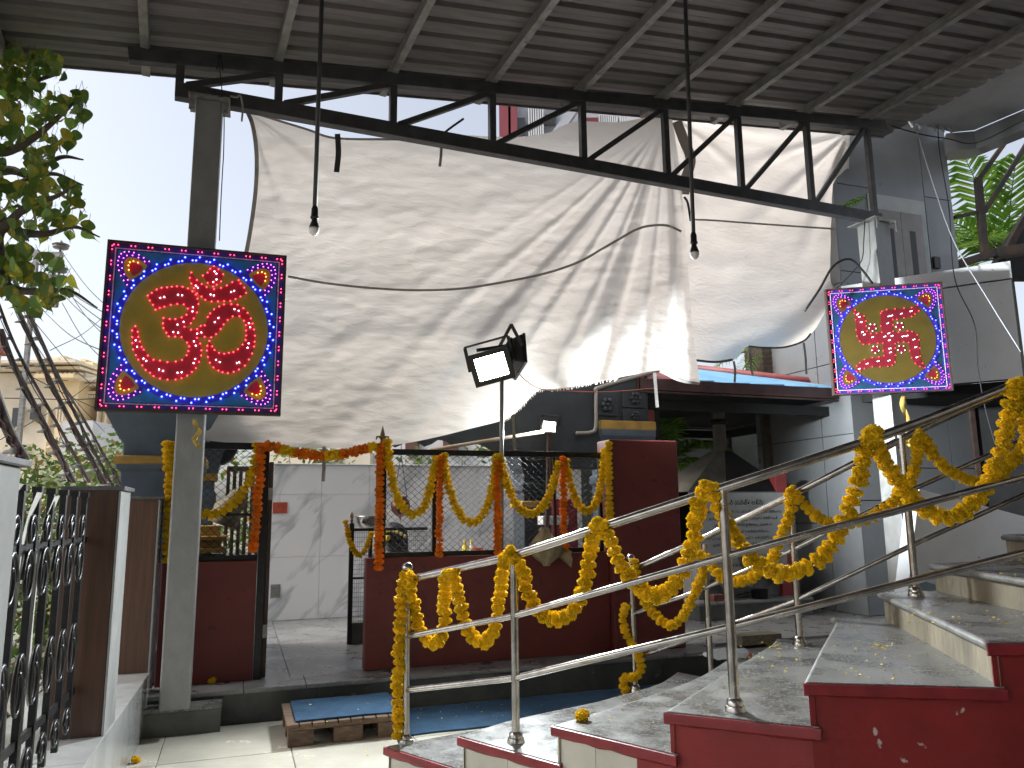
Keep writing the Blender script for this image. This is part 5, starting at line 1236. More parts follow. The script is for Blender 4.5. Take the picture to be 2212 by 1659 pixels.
hz0 = at_t(1600, 1062, ft).z
for s_ in (c0 + 0.03, c1 - 0.03):
    for t_ in (ft + 0.03, ft + 0.9): MB().box(F1, s_ - 0.03, s_ + 0.03, t_ - 0.03, t_ + 0.03, zc - 0.1, hz0).build('corner_post', m_dark, fire)
ha, hb = px_s(1482, 1062, ft), px_s(1703, 1052, ft)
hap = at_t(1556, 975, ft + 0.45)
hc = hap.dot(U1); ht = hap.dot(V1); hzt = hap.z
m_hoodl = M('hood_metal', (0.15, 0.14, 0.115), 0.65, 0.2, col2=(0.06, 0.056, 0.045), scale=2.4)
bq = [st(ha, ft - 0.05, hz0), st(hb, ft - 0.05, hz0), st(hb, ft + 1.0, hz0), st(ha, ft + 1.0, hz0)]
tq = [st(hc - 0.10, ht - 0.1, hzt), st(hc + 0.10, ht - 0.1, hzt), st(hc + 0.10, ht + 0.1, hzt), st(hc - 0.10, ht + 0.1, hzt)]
m_hoodd = M('hood_dark_face', (0.010, 0.008, 0.007), 0.8, var=0.4, scale=3)
cm = (bq[0] + bq[1]) / 2
for i in range(4):
    j = (i + 1) % 4
    if i == 0:
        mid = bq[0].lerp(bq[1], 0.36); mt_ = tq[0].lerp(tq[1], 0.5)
        MB().prism([bq[0], mid, mt_, tq[0]], V1 * 0.006).build('hood_face', m_hoodl, fire); MB().prism([mid, bq[1], tq[1], mt_], V1 * 0.006).build('hood_face', m_hoodd, fire)  # front face split into a paler left and a near-black right part
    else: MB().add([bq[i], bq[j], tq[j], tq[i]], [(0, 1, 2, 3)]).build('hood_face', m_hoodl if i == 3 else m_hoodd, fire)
MB().box(F1, ha, hb, ft - 0.05, ft - 0.042, hz0 - 0.10, hz0 - 0.001).build('hood_skirt', M('skirt_grey', (0.16, 0.17, 0.18), 0.6), fire)
MB().tube([st(hc, ht, hzt - 0.02), st(hc, ht, ze + 0.4)], 0.085, 14).build('chimney_pipe', m_hoodl, fire, smooth=True)
MB().lathe(st(hc, ht, hzt + 0.35), [(0.10, 0), (0.12, 0.02), (0.12, 0.05), (0.10, 0.07)], 14).build('pipe_collar', m_dark, fire, smooth=True)
# notice board with lettering
nb_t = ft - 0.075
n0, n1 = at_t(1512, 1196, nb_t), at_t(1703, 1064, nb_t)
board = thing('notice_board', 'white notice board with black Telugu lettering on the fire chamber', 'notice', st(S(n0), nb_t, n0.z))
m_board = M('board_white', (0.40, 0.405, 0.41), 0.5, var=0.14, scale=3, speck=(12, (0.25, 0.24, 0.22), 0.68))
b_lo = at_t(1600, 1198, nb_t).z
MB().box(F1, S(n0), S(n1), nb_t, nb_t + 0.012, b_lo, n1.z).build('board', m_board, board)
torn = [(1512, 1199), (1700, 1186), (1702, 1238), (1690, 1262), (1672, 1255), (1668, 1242), (1640, 1240), (1625, 1268), (1592, 1262), (1566, 1275), (1540, 1250), (1514, 1258)]
MB().prism([at_t(x, y, nb_t + 0.006) for x, y in torn], V1 * 0.004).build('torn_sheet', M('torn_paper', (0.34, 0.33, 0.30), 0.8, var=0.2, scale=6), board)
for ppz in ([(1592, 1200), (1612, 1200), (1618, 1218), (1634, 1228), (1625, 1240), (1604, 1232), (1597, 1215)], [(1640, 1203), (1662, 1200), (1660, 1222), (1668, 1240), (1646, 1236)]):
    MB().prism([at_t(x, y, nb_t + 0.0035) for x, y in ppz], V1 * 0.002).build('bare_patch', M('bare_board', (0.17, 0.14, 0.10), 0.8) if 'bare_board' not in bpy.data.materials else bpy.data.materials['bare_board'], board)
m_ink = M('black_lettering', (0.012, 0.012, 0.012), 0.6)
def lettering(txt, px, py, h, par, t, align='LEFT', bold=0.0, slope=0.0):
    cu = bpy.data.curves.new('text', 'FONT'); cu.body = txt; cu.size = 1.0; cu.align_x = align; cu.offset = bold
    ob = bpy.data.objects.new('text', cu); COL.objects.link(ob)
    dg = bpy.context.evaluated_depsgraph_get(); me = bpy.data.meshes.new_from_object(ob.evaluated_get(dg))
    bpy.data.objects.remove(ob); bpy.data.curves.remove(cu)
    if len(me.vertices) == 0: return
    me.materials.append(m_ink); o = bpy.data.objects.new('lettering', me); COL.objects.link(o); o.parent = par
    X, Zv = U1, UP; rot = Matrix((X, Zv, -V1)).transposed()
    o.matrix_basis = Matrix.LocRotScale(at_t(px, py, t) - LOC[par.name], rot.to_quaternion(), Vector((h, h, h)))
try:
    lettering('ధుని (పవిత్ర అగ్ని)', 1607, 1090, 0.074, board, nb_t - 0.003, 'CENTER', 0.012)
    body = ['బాబా స్వయంగా షిరిడీలో తన యోగ శక్తులతో ధునిని వెలిగించారు', 'ఆ రోజు నుండి అగ్ని ఎడతెగకుండా రగులుతూ కాలిపోతుంది', 'ఈ ధుని నిరంతరం మాలిక్ పై జ్ఞానం, ఎరుకగా ఈ', 'మానవుని యొక్క అహం మరియు కోరికలను', 'దహించి అనిపించింది. ఈ అగ్ని నుండి ఈ ఉది (పవిత్ర బూడిద)', 'ధునికి వచ్చే భక్తులందరికీ పంపిణీ చేయబడుతుంది.']
    for k, tx in enumerate(body): lettering(tx, 1607, 1108 + 14.2 * k, 0.044, board, nb_t - 0.003, 'CENTER', 0.006)
    for tx, px, py in (('DHUNI WITH', 1600, 1211), ('THE FIRE BURNS', 1560, 1225), ('MENT OF TIME', 1608, 1238), ('EGO', 1536, 1250), ('TEMPLE', 1686, 1250)):
        lettering(tx, px, py, 0.045, board, nb_t + 0.0015, 'LEFT', 0.01)
except Exception as e: print('lettering', e)
# red wall stubs either side of the chamber
m_stub = M('red_stub_paint', (0.33, 0.045, 0.045), 0.6, var=0.15, scale=4)
for (x0, x1, yt, tt, lb_) in ((1690, 1714, 1017, ft - 0.06, 'narrow bright red wall strip between the notice board and grey cladding'), (1452, 1508, 1186, ft + 0.5, 'low red wall behind the maroon pillar beside the fire chamber')):
    a_, b_ = px_s(x0, 1250, tt), px_s(x1, 1250, tt)
    tag(MB().box(F1, a_, b_, tt, tt + 0.14, PZ, at_t(x0, yt, tt).z).build('wall_stub', m_stub, bevel=0.006), lb_, 'wall')
tag(MB().box(F1, px_s(1430, 1120, ft + 0.9), px_s(1506, 1120, ft + 0.9), ft + 0.9, ft + 1.0, PZ, at_t(1470, 1060, ft + 0.9).z).build('dark_opening', m_dark), 'black panel for the shaded opening behind the low red wall and palm', 'screen')  # near-black box, the shade of the opening put into its colour
# small things on the base step
p = st(px_s(1540, 1290, ft - 0.2), ft - 0.2, PZ + 0.20)
tag(MB().box(F1, S(p), S(p) + 0.14, ft - 0.22, ft - 0.13, PZ + 0.2005, PZ + 0.275).build('brick', M('brick_red', (0.19, 0.065, 0.05), 0.85, var=0.3, scale=15, bump=0.3), bevel=0.005), 'single brick lying on the fire chamber step', 'brick')
p = st(px_s(1641, 1290, ft - 0.16), ft - 0.16, PZ + 0.201)
pan = thing('saucepan', 'blackened round pan with a handle on the fire chamber step', 'pan', p)
MB().lathe(p, [(0.085, 0), (0.095, 0.01), (0.10, 0.10), (0.105, 0.102), (0.105, 0.108), (0.09, 0.105), (0.08, 0.02), (0.01, 0.015)], 18).build('pot', m_dark, pan, smooth=True)
MB().bar(p + UP * 0.085 - U1 * 0.1, p + UP * 0.05 - U1 * 0.34, 0.018, 0.012).build('handle', m_dark, pan)
# floor brush leaning on the cladding
bp0 = at_z(1774, 1308, PZ); br = thing('floor_brush', 'green floor brush with dark handle leaning on the grey cladding', 'brush', bp0)
MB().box(F1, S(bp0) - 0.16, S(bp0) + 0.16, bp0.dot(V1) - 0.03, bp0.dot(V1) + 0.03, PZ, PZ + 0.05).build('head', M('brush_green', (0.03, 0.16, 0.06), 0.6), br, bevel=0.006)
MB().tube([bp0 + UP * 0.05, at_t(1785, 1130, bp0.dot(V1) + 0.22)], 0.012, 8).build('handle', m_black, br, smooth=True)
# crumpled printed carton on the plinth corner
cp = at_z(1575, 1425, PZ); m_cart = M('carton_white', (0.62, 0.68, 0.70), 0.6, var=0.06, scale=4, speck=(9, (0.45, 0.10, 0.08), 0.66))
ct = thing('crumpled_packet', 'crumpled white plastic packet with red print behind the front railing', 'packet', cp)
P = [[cp + U1 * (0.42 * (i / 12) - 0.16) + V1 * (0.30 * (j / 10) - 0.08) + UP * (0.02 + 0.06 * math.sin(math.pi * i / 12) ** 0.5 * math.sin(math.pi * j / 10) ** 0.5 + 0.02 * noise.noise(Vector((i * 0.7, j * 0.7, 5)))) for j in range(11)] for i in range(13)]
MB().grid(P).build('sheet', m_cart, ct)
wb = at_z(1635, 1388, PZ)
tag(MB().box(F1, S(wb) - 0.25, S(wb) + 0.2, wb.dot(V1) - 0.12, wb.dot(V1) + 0.08, PZ, PZ + 0.09).build('wood_plank', M('weathered_plank', (0.22, 0.19, 0.13), 0.85, var=0.35, scale=8, stretch=(1, 8, 8), bump=0.3), bevel=0.005), 'weathered timber offcut lying behind the white packet', 'plank')

# ================================================================ GREY CLADDING TOWER AND PARAPETS (right)
tw_s, tw_t = 7.12, 7.50
tower = thing('clad_tower', 'tall grey panel-clad lift tower behind the right canopy post', 'building', st(tw_s + 1.4, tw_t + 1.0, PZ))
s_r = px_s(2058, 450, tw_t)
MB().box(F1, tw_s + 0.012, s_r - 0.012, tw_t + 0.012, 9.4, PZ, 7.4).build('core', m_acpd, tower)
# side panels (along depth), front panels
side_t = [tw_t, 8.05, 9.4]; zz_ = [PZ, 1.32, 2.42, 3.35, 4.35, 5.4, 6.4, 7.4]
for i in range(2):
    for j in range(len(zz_) - 1):
        MB().box(F1, tw_s, tw_s + 0.0115, side_t[i] + (0.006 if i else 0), side_t[i + 1] - 0.006, zz_[j] + 0.006, zz_[j + 1] - 0.006).build('panel', m_acp, tower)
zA = at_t(1950, 432, tw_t).z
fs_ = [tw_s, px_s(1884, 420, tw_t), px_s(1997, 430, tw_t), s_r]
fz = [[PZ, 1.6, 3.0, at_t(1850, 588, tw_t).z, at_t(1850, 402, tw_t).z, 7.4], [PZ, 2.0, 3.6, zA, 7.4], [PZ, 2.0, 3.6, at_t(2030, 430, tw_t).z, 7.4]]
for i in range(3):
    for a, b in zip(fz[i], fz[i][1:]):
        MB().box(F1, fs_[i] + (0.006 if i else 0.0), fs_[i + 1] - 0.006, tw_t, tw_t + 0.0115, a + 0.006, b - 0.006).build('panel', m_acp, tower)
# lift door with pale surround
d0, d1 = at_t(1897, 640, tw_t - 0.03), at_t(1996, 436, tw_t - 0.03)
dr = MB().box(F1, S(d0), S(d1), tw_t - 0.035, tw_t - 0.002, d0.z, d1.z).build('door_surround', M('pale_surround', (0.40, 0.43, 0.44), 0.5, var=0.1, scale=4), tower, bevel=0.004)
e0, e1 = at_t(1913, 640, tw_t - 0.03), at_t(1988, 466, tw_t - 0.03)
m_door = M('lift_door_steel', (0.20, 0.185, 0.175), 0.4, 0.4, var=0.12, scale=4)
sm_ = (S(e0) + S(e1)) / 2
for a, b in ((S(e0), sm_ - 0.003), (sm_ + 0.003, S(e1))):
    lf = MB().box(F1, a, b, tw_t - 0.047, tw_t - 0.0355, e0.z, e1.z).build('door_leaf', m_door, tower)
    MB().box(F1, a + (b - a) * 0.35, a + (b - a) * 0.62, tw_t - 0.049, tw_t - 0.0472, e0.z + 0.1, e1.z - 0.25).build('door_window', m_black, lf)
cb = at_t(2022, 568, tw_t - 0.01); MB().box(F1, S(cb) - 0.05, S(cb) + 0.05, tw_t - 0.04, tw_t - 0.001, cb.z - 0.08, cb.z + 0.08).build('call_panel', m_black, tower)
# white cladding parapet
pA, pB = Vector((4.45, 9.27, 0)), Vector((5.66, 8.53, 0)); dP = (pB - pA).normalized(); nP = Vector((-dP.y, dP.x, 0))
if nP.y < 0: nP = -nP
def wpt(x, y, off=0.0): return on_plane(x, y, pA + nP * off, nP)
zt_p = wpt(2195, 562).z; zb_p = wpt(2150, 821).z
par = thing('clad_parapet', 'white panel-clad balcony parapet above the dark recess at right', 'parapet', (pA.x, pA.y, zb_p))
def pbox(a, b, o0, o1, z0, z1): 
    p = pA + dP * a; q = pA + dP * b
    return MB().hexa([p + nP * o0 + UP * z0, q + nP * o0 + UP * z0, q + nP * o1 + UP * z0, p + nP * o1 + UP * z0, p + nP * o0 + UP * z1, q + nP * o0 + UP * z1, q + nP * o1 + UP * z1, p + nP * o1 + UP * z1])
Lp = (wpt(2196, 700) - pA).dot(dP)
pbox(-0.3, Lp, 0.02, 0.14, zb_p, zt_p - 0.02).build('core', m_acpd, par)
zj = wpt(2050, 620).z
pbox(-0.3, Lp, 0.0, 0.0195, zb_p, zj - 0.012).build('panel', m_acpw, par, bevel=0.003); pbox(-0.3, Lp + 0.012, -0.012, 0.0195, zj + 0.004, zt_p).build('panel', m_acpw, par, bevel=0.003)
pbox(Lp + 0.0005, Lp + 0.012, 0.021, 1.2, zb_p, zj).build('end_panel', m_acp, par)
# landing slab and recess back wall; the recess shade is painted near-black
rec = thing('recess_room', 'dark recess with brown timber uprights below the white parapet', 'room', st(8.6, 7.2, PZ))
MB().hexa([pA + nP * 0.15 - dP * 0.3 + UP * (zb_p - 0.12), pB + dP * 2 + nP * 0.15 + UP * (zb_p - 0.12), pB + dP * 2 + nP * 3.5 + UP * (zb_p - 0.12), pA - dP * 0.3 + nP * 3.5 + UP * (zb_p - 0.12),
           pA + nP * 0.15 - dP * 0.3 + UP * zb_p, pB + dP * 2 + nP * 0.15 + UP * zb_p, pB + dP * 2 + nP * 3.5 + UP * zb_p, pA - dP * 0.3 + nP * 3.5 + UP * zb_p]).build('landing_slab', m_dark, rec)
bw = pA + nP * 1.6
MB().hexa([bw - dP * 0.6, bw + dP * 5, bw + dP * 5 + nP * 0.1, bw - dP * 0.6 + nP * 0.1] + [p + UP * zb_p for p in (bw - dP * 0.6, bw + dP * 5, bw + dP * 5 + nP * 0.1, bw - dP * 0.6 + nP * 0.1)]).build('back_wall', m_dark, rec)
for k, a in enumerate((0.35, 0.95, 1.5, 2.1, 2.7)):
    q = bw + dP * a - nP * 0.06; MB().bar(q + UP * PZ, q + UP * (zb_p - 0.13), 0.06, 0.06).build('upright', m_dkbrown, rec)
# sloping-topped pale wall below
lw_t = 5.55
lw = [(1955, 1330), (1986, 1056), (2222, 1118), (2330, 1145), (2330, 1330)]
lwo = thing('stair_wall', 'pale blue-white low wall with sloping top behind the upper steps', 'wall', at_t(2100, 1330, lw_t))
MB().prism([at_t(x, y, lw_t) for x, y in lw], V1 * 0.15).build('wall', m_acpw, lwo)
MB().prism([at_t(x, y, lw_t - 0.004) for x, y in [(1958, 1316), (1966, 1246), (2060, 1275), (2120, 1300), (2120, 1330)]], V1 * 0.003).build('painted_band', M('pale_blue_band', (0.24, 0.34, 0.40), 0.5, var=0.1, scale=4), lwo)

# concrete soffit top right, with fascia
sz = 6.62
sof = thing('concrete_canopy', 'grey concrete balcony slab above the ragged right roof edge', 'slab', at_z(2120, 230, sz))
cA = [at_z(1950, 250, sz), at_z(1981, 268, sz), at_z(2058, 286, sz), at_z(2105, 281, sz), at_z(2260, 215, sz), at_z(2300, 60, sz), at_z(2080, 90, sz)]
MB().prism(cA, UP * 0.4).build('slab', m_concrete, sof)
bA, bB, bC = at_z(2044, 288, sz - 0.005), at_z(2105, 283, sz - 0.005), at_z(2300, 200, sz - 0.005)
for a, b in ((bA, bB), (bB, bC)):
    o2 = Vector((0.10, 0.30, 0))
    MB().hexa([a - UP * 0.26, b - UP * 0.26, b + o2 - UP * 0.26, a + o2 - UP * 0.26, a, b, b + o2, a + o2]).build('fascia_beam', m_acp, sof)
# rebar stubs
for k in range(6):
    p = at_z(1962 + 17 * k, 264 + 2.5 * k, sz); MB().bar(p + Vector((0, 0, 0.02)), p + Vector((0.04, -0.02, -0.09)), 0.02, 0.02).build('stub', m_concrete, sof)
m_wcord = M('white_cord', (0.45, 0.46, 0.50), 0.7)
wire('cord', [at_y(1974, 262, 8.6), at_y(2010, 380, 8.6), at_y(2060, 520, 8.5), at_y(2130, 640, 8.2), at_y(2205, 760, 8.0)], 0.006, m_wcord, 'twisted white cord slanting down in front of the lift tower', 'cord')
wire('cord', [at_y(2026, 270, 8.6), at_y(2030, 330, 8.6), at_y(2050, 450, 8.6), at_y(2062, 600, 8.5), at_y(2105, 700, 8.3), at_y(2112, 790, 8.2), at_y(2128, 880, 8.1), at_y(2150, 960, 8.0)], 0.006, m_cable, 'dark cord hanging from the concrete slab past the parapet', 'cord')
wire('cable', [at_y(1925, 272, 9.0), at_y(1990, 290, 9.0), at_y(2050, 300, 9.0), at_y(2110, 308, 9.0), at_y(2212, 260, 9.0)], 0.008, m_cable, 'dark cables running from the truss end to the slab', 'cable')
wire('cable', [at_y(1868, 478, 8.5), at_y(1866, 520, 8.5), at_y(1862, 560, 8.5), at_y(1840, 590, 8.5), at_y(1790, 640, 8.5)], 0.006, m_cable, 'thin cable drooping beside the right post above the sign', 'cable')

# ================================================================ VEGETATION
def leaf_mat(name, c1, c2, yellow, tr=0.4):
    m = bpy.data.materials.new(name); m.use_nodes = True; n = m.node_tree.nodes; l = m.node_tree.links; b = n['Principled BSDF']; out = n['Material Output']
    oi = n.new('ShaderNodeObjectInfo'); geo = n.new('ShaderNodeNewGeometry'); tc = n.new('ShaderNodeTexCoord')
    ad = n.new('ShaderNodeMath'); ad.operation = 'ADD'; l.new(oi.outputs['Random'], ad.inputs[0]); l.new(geo.outputs['Random Per Island'], ad.inputs[1])
    fr_ = n.new('ShaderNodeMath'); fr_.operation = 'FRACT'; l.new(ad.outputs[0], fr_.inputs[0])
    cr = n.new('ShaderNodeValToRGB'); l.new(fr_.outputs[0], cr.inputs[0]); e = cr.color_ramp.elements
    e[0].position = 0; e[0].color = (*c1, 1); e[1].position = 0.8; e[1].color = (*c2, 1); x = e.new(0.97); x.color = (*yellow, 1)
    nz = n.new('ShaderNodeTexNoise'); nz.inputs['Scale'].default_value = 22; l.new(tc.outputs['Object'], nz.inputs['Vector'])
    r2 = n.new('ShaderNodeValToRGB'); r2.color_ramp.elements[0].position = 0.60; r2.color_ramp.elements[1].position = 0.72; l.new(nz.outputs['Fac'], r2.inputs[0])
    mx = n.new('ShaderNodeMix'); mx.data_type = 'RGBA'; l.new(r2.outputs[0], mx.inputs[0]); l.new(cr.outputs[0], mx.inputs[6]); mx.inputs[7].default_value = (*yellow, 1)
    l.new(mx.outputs[2], b.inputs['Base Color']); b.inputs['Roughness'].default_value = 0.4
    tr_ = n.new('ShaderNodeBsdfTranslucent'); l.new(mx.outputs[2], tr_.inputs[0]); ms = n.new('ShaderNodeMixShader'); ms.inputs[0].default_value = tr
    l.new(b.outputs[0], ms.inputs[1]); l.new(tr_.outputs[0], ms.inputs[2]); l.new(ms.outputs[0], out.inputs[0]); return m
m_leaf = leaf_mat('fig_leaf', (0.075, 0.150, 0.026), (0.16, 0.26, 0.045), (0.42, 0.36, 0.03), 0.5)
m_bark = M('bark', (0.10, 0.085, 0.065), 0.9, var=0.3, scale=12, bump=0.5, bscale=30)
m_shrub = leaf_mat('shrub_leaf', (0.055, 0.11, 0.025), (0.13, 0.20, 0.05), (0.30, 0.20, 0.06), 0.4)
m_palm = leaf_mat('palm_leaf', (0.06, 0.15, 0.02), (0.13, 0.26, 0.03), (0.26, 0.38, 0.05), 0.45)
def fig_leaf_mesh(k):
    rnd = random.Random(k); mb = MB(); L = 0.105; W = 0.043
    prof = [(0, 0.10), (0.08, 0.62), (0.22, 0.95), (0.36, 1.0), (0.52, 0.80), (0.66, 0.48), (0.76, 0.20), (0.84, 0.07), (1.12, 0.012)]
    rows = []
    for f, w in prof:
        bend = -0.25 * f * f * L * rnd.uniform(0.4, 1.4)
        rows.append([Vector((-W * w, 0.012 * w, -L * f)) + Vector((0, bend, 0)), Vector((0, bend, -L * f)), Vector((W * w, 0.012 * w, -L * f)) + Vector((0, bend, 0))])
    mb.grid(rows); mb.tube([Vector((0, 0, 0)), Vector((0, 0.012, 0.05))], 0.0015, 3)
    me = bpy.data.meshes.new('leaf'); me.from_pydata(mb.v, [], mb.f); me.materials.append(m_leaf); me.update()
    for p in me.polygons: p.use_smooth = True
    return me
ME_L = [fig_leaf_mesh(k) for k in range(5)]
tree = thing('fig_tree', 'heart-leaved fig tree hanging over the gate at top left', 'tree', (-5.4, 5.0, 0))
MB().tube(smooth_pts([(-5.4, 5.0, 0), (-5.3, 5.0, 1.2), (-5.2, 5.05, 2.4), (-5.35, 5.1, 3.6), (-5.2, 5.1, 5.4)], 5), [0.24 - 0.006 * i for i in range(21)], 12).build('trunk', m_bark, tree, smooth=True)
BR = [[(-60, 560), (0, 500), (60, 445), (120, 425), (165, 400)], [(-60, 300), (0, 330), (70, 300), (140, 240), (165, 215)], [(-50, 560), (20, 620), (90, 630), (150, 628), (210, 665)], [(-40, 470), (40, 500), (100, 505), (160, 490), (215, 512)],
      [(-40, 200), (30, 190), (90, 170), (130, 160)], [(-40, 380), (60, 375), (130, 340), (180, 345)], [(-40, 420), (30, 400), (110, 375), (180, 400)]]
brp = []
for k, b in enumerate(BR):
    yy = 4.7 + 0.16 * k; P3 = smooth_pts([Vector((-5.25, 5.05, 3.0 + 0.25 * (6 - k)))] + [at_y(x, y, yy) for x, y in b], 6)
    MB().tube(P3, [0.045 * (1 - i / len(P3)) + 0.004 for i in range(len(P3))], 6).build('branch', m_bark, tree, smooth=True); brp.append(P3)
def inpoly(x, y, P):
    c = False; j = len(P) - 1
    for i in range(len(P)):
        if (P[i][1] > y) != (P[j][1] > y) and x < (P[j][0] - P[i][0]) * (y - P[i][1]) / (P[j][1] - P[i][1]) + P[i][0]: c = not c
        j = i
    return c
CROWN = [(-60, 100), (110, 120), (155, 165), (190, 205), (205, 245), (200, 275), (165, 285), (188, 330), (175, 345), (120, 330), (118, 370), (110, 395), (150, 400), (175, 425), (195, 470), (205, 500), (165, 520), (110, 515), (110, 540), (150, 590), (165, 615), (150, 640), (125, 665), (105, 690), (60, 680), (0, 640), (-60, 600)]
lv = []
while len(lv) < 600:
    x, y = random.uniform(-55, 215), random.uniform(95, 700)
    if not inpoly(x, y, CROWN): continue
    if 520 < y < 560 and x > 60: continue
    if noise.noise(Vector((x / 42.0, y / 42.0, 1.7))) < -0.22 and random.random() < 0.85: continue
    if x > 120 and random.random() < 0.25: continue
    lv.append(at_y(x, y - 18, random.uniform(4.5, 5.9)))
for c in lv[:300]:
    rot = Matrix.Rotation(random.uniform(0, 6.28), 3, 'Z') @ Matrix.Rotation(random.uniform(-0.75, 0.35), 3, 'X') @ Matrix.Rotation(random.gauss(0, 0.35), 3, 'Y')
    s = random.uniform(0.75, 1.35); inst('leaf', random.choice(ME_L), tree, c, rot, (s, s, s))
rest = MB()
def add_leaf(mb, c, s, rot, me):
    k = len(mb.v); mb.v += [c + rot @ (v.co * s) for v in me.vertices]; mb.f += [tuple(i + k for i in p.vertices) for p in me.polygons]
for c in lv[300:]:
    add_leaf(rest, c, random.uniform(0.75, 1.3), Matrix.Rotation(random.uniform(0, 6.28), 3, 'Z') @ Matrix.Rotation(random.uniform(-0.75, 0.35), 3, 'X'), random.choice(ME_L))
for _ in range(520):   # crown between the trunk and the part in view
    c = at_y(random.uniform(-420, -50), random.uniform(20, 690), random.uniform(4.4, 6.0))
    add_leaf(rest, c, random.uniform(0.75, 1.4), Matrix.Rotation(random.uniform(0, 6.28), 3, 'Z') @ Matrix.Rotation(random.uniform(-0.75, 0.35), 3, 'X'), random.choice(ME_L))
for _ in range(260):   # rest of the crown outside the picture
    c = Vector((random.uniform(-7.4, -4.4), random.uniform(3.6, 6.6), random.uniform(3.4, 6.6)))
    if c.x > -4.9 and 4.2 < c.y: continue
    add_leaf(rest, c, random.uniform(0.8, 1.6), Matrix.Rotation(random.uniform(0, 6.28), 3, 'Z') @ Matrix.Rotation(random.uniform(-0.75, 0.35), 3, 'X'), random.choice(ME_L))
rest.build('foliage', m_leaf, tree, kind='stuff')

def shrub(label, c, rx, ry, h, n, ls, mat=m_shrub, name='shrub', cat='shrub', z0=0.0, sg=1.0):
    t = thing(name, label, cat, c); st_ = MB()
    for k in range(9):
        a = k * 0.7; e = c + Vector((rx * 0.7 * math.cos(a), ry * 0.7 * math.sin(a), h * random.uniform(0.6, 0.95)))
        st_.tube(smooth_pts([c + Vector((0.05 * math.cos(a), 0.05 * math.sin(a), 0)), c.lerp(e, 0.5) + UP * 0.12, e], 4), [0.02] * 5 + [0.008] * 4, 5)
    st_.build('stems', m_bark, t)
    mb = MB(); cl = [(random.uniform(-1, 1) * rx, random.uniform(-1, 1) * ry, random.uniform(z0, 1) * h, sg * random.uniform(0.12, 0.26)) for _ in range(max(10, n // 60))]
    for _ in range(n):
        q = random.choice(cl); p = c + Vector((q[0] + random.gauss(0, q[3]), q[1] + random.gauss(0, q[3]), q[2] + random.gauss(0, q[3] * 0.8)))
        if p.z < 0.02: continue
        d = Vector((random.gauss(0, 1), random.gauss(0, 1), random.gauss(0.1, 0.7))).normalized(); e = d.orthogonal().normalized(); s = ls * random.uniform(0.6, 1.4)
        mb.add([p, p + d * s * 0.5 + e * s * 0.28, p + d * s, p + d * s * 0.5 - e * s * 0.28], [(0, 1, 2, 3)])
    mb.build('foliage', mat, t, kind='stuff'); return t
def zpt(x, Y): p = at_y(x, 1100, Y); p.z = 0.0; return p
shrub('loose green shrub with reddish tips behind the gate, left part', zpt(95, 9.5), 1.0, 0.6, 2.3, 5200, 0.085)
shrub('dense green shrub behind the brown gate pillar', zpt(190, 9.0), 0.9, 0.5, 2.1, 4600, 0.085)
shrub('green shrub beside the blue shrine column', zpt(265, 10.0), 0.8, 0.5, 2.35, 3600, 0.085)
shrub('low leafy shrub seen between the gate bars', zpt(20, 5.6), 0.35, 0.3, 0.7, 420, 0.08, sg=0.5)
shrub('dark green tree line behind the marble wall, left', zpt(660, 16.0), 1.5, 0.8, 3.1, 1500, 0.16)
shrub('green bush behind the marble wall, right', zpt(985, 15.0), 1.2, 0.8, 2.75, 1200, 0.16)

def frond(mb, c, d, L, droop, nl, ll, w=0.035):
    d = d.normalized(); P = []
    for i in range(14):
        f = i / 13; P.append(c + d * L * f - UP * droop * f * f * L)
    mb.tube(P, [0.014 * (1 - i / 15) + 0.003 for i in range(14)], 5)
    P = smooth_pts(P, 4); n = len(P)
    for i in range(nl):
        f = 0.10 + 0.9 * i / nl; k = min(n - 2, int(f * (n - 1))); p = P[k]; tg = (P[k + 1] - P[k]).normalized(); sd = tg.cross(UP)
        if sd.length < 1e-3: sd = Vector((1, 0, 0))
        sd.normalize(); l_ = ll * math.sin(math.pi * min(1, 0.18 + f * 0.80)) ** 0.7 * random.uniform(0.85, 1.1)
        for sg in (-1, 1):
            e = (sd * sg * 0.86 + tg * 0.62).normalized(); q1 = p + e * l_ * 0.55 + UP * 0.02; q2 = p + e * l_ - UP * l_ * random.uniform(0.10, 0.38)
            wv = tg * w * 0.5
            mb.add([p - wv * 0.4, p + wv * 0.4, q1 + wv, q2, q1 - wv], [(0, 1, 2, 4), (4, 2, 3)])
def palm(label, base, top, spec, nl, ll, w, name='palm_tree'):
    t = thing(name, label, 'palm', base)
    MB().tube([base, base.lerp(top, 0.5), top], [0.10, 0.085, 0.07], 10).build('trunk', m_bark, t, smooth=True)
    for d, L, dr in spec:
        mb = MB(); frond(mb, top, Vector(d), L, dr, nl, ll, w); mb.build('frond', m_palm, t)
    return t
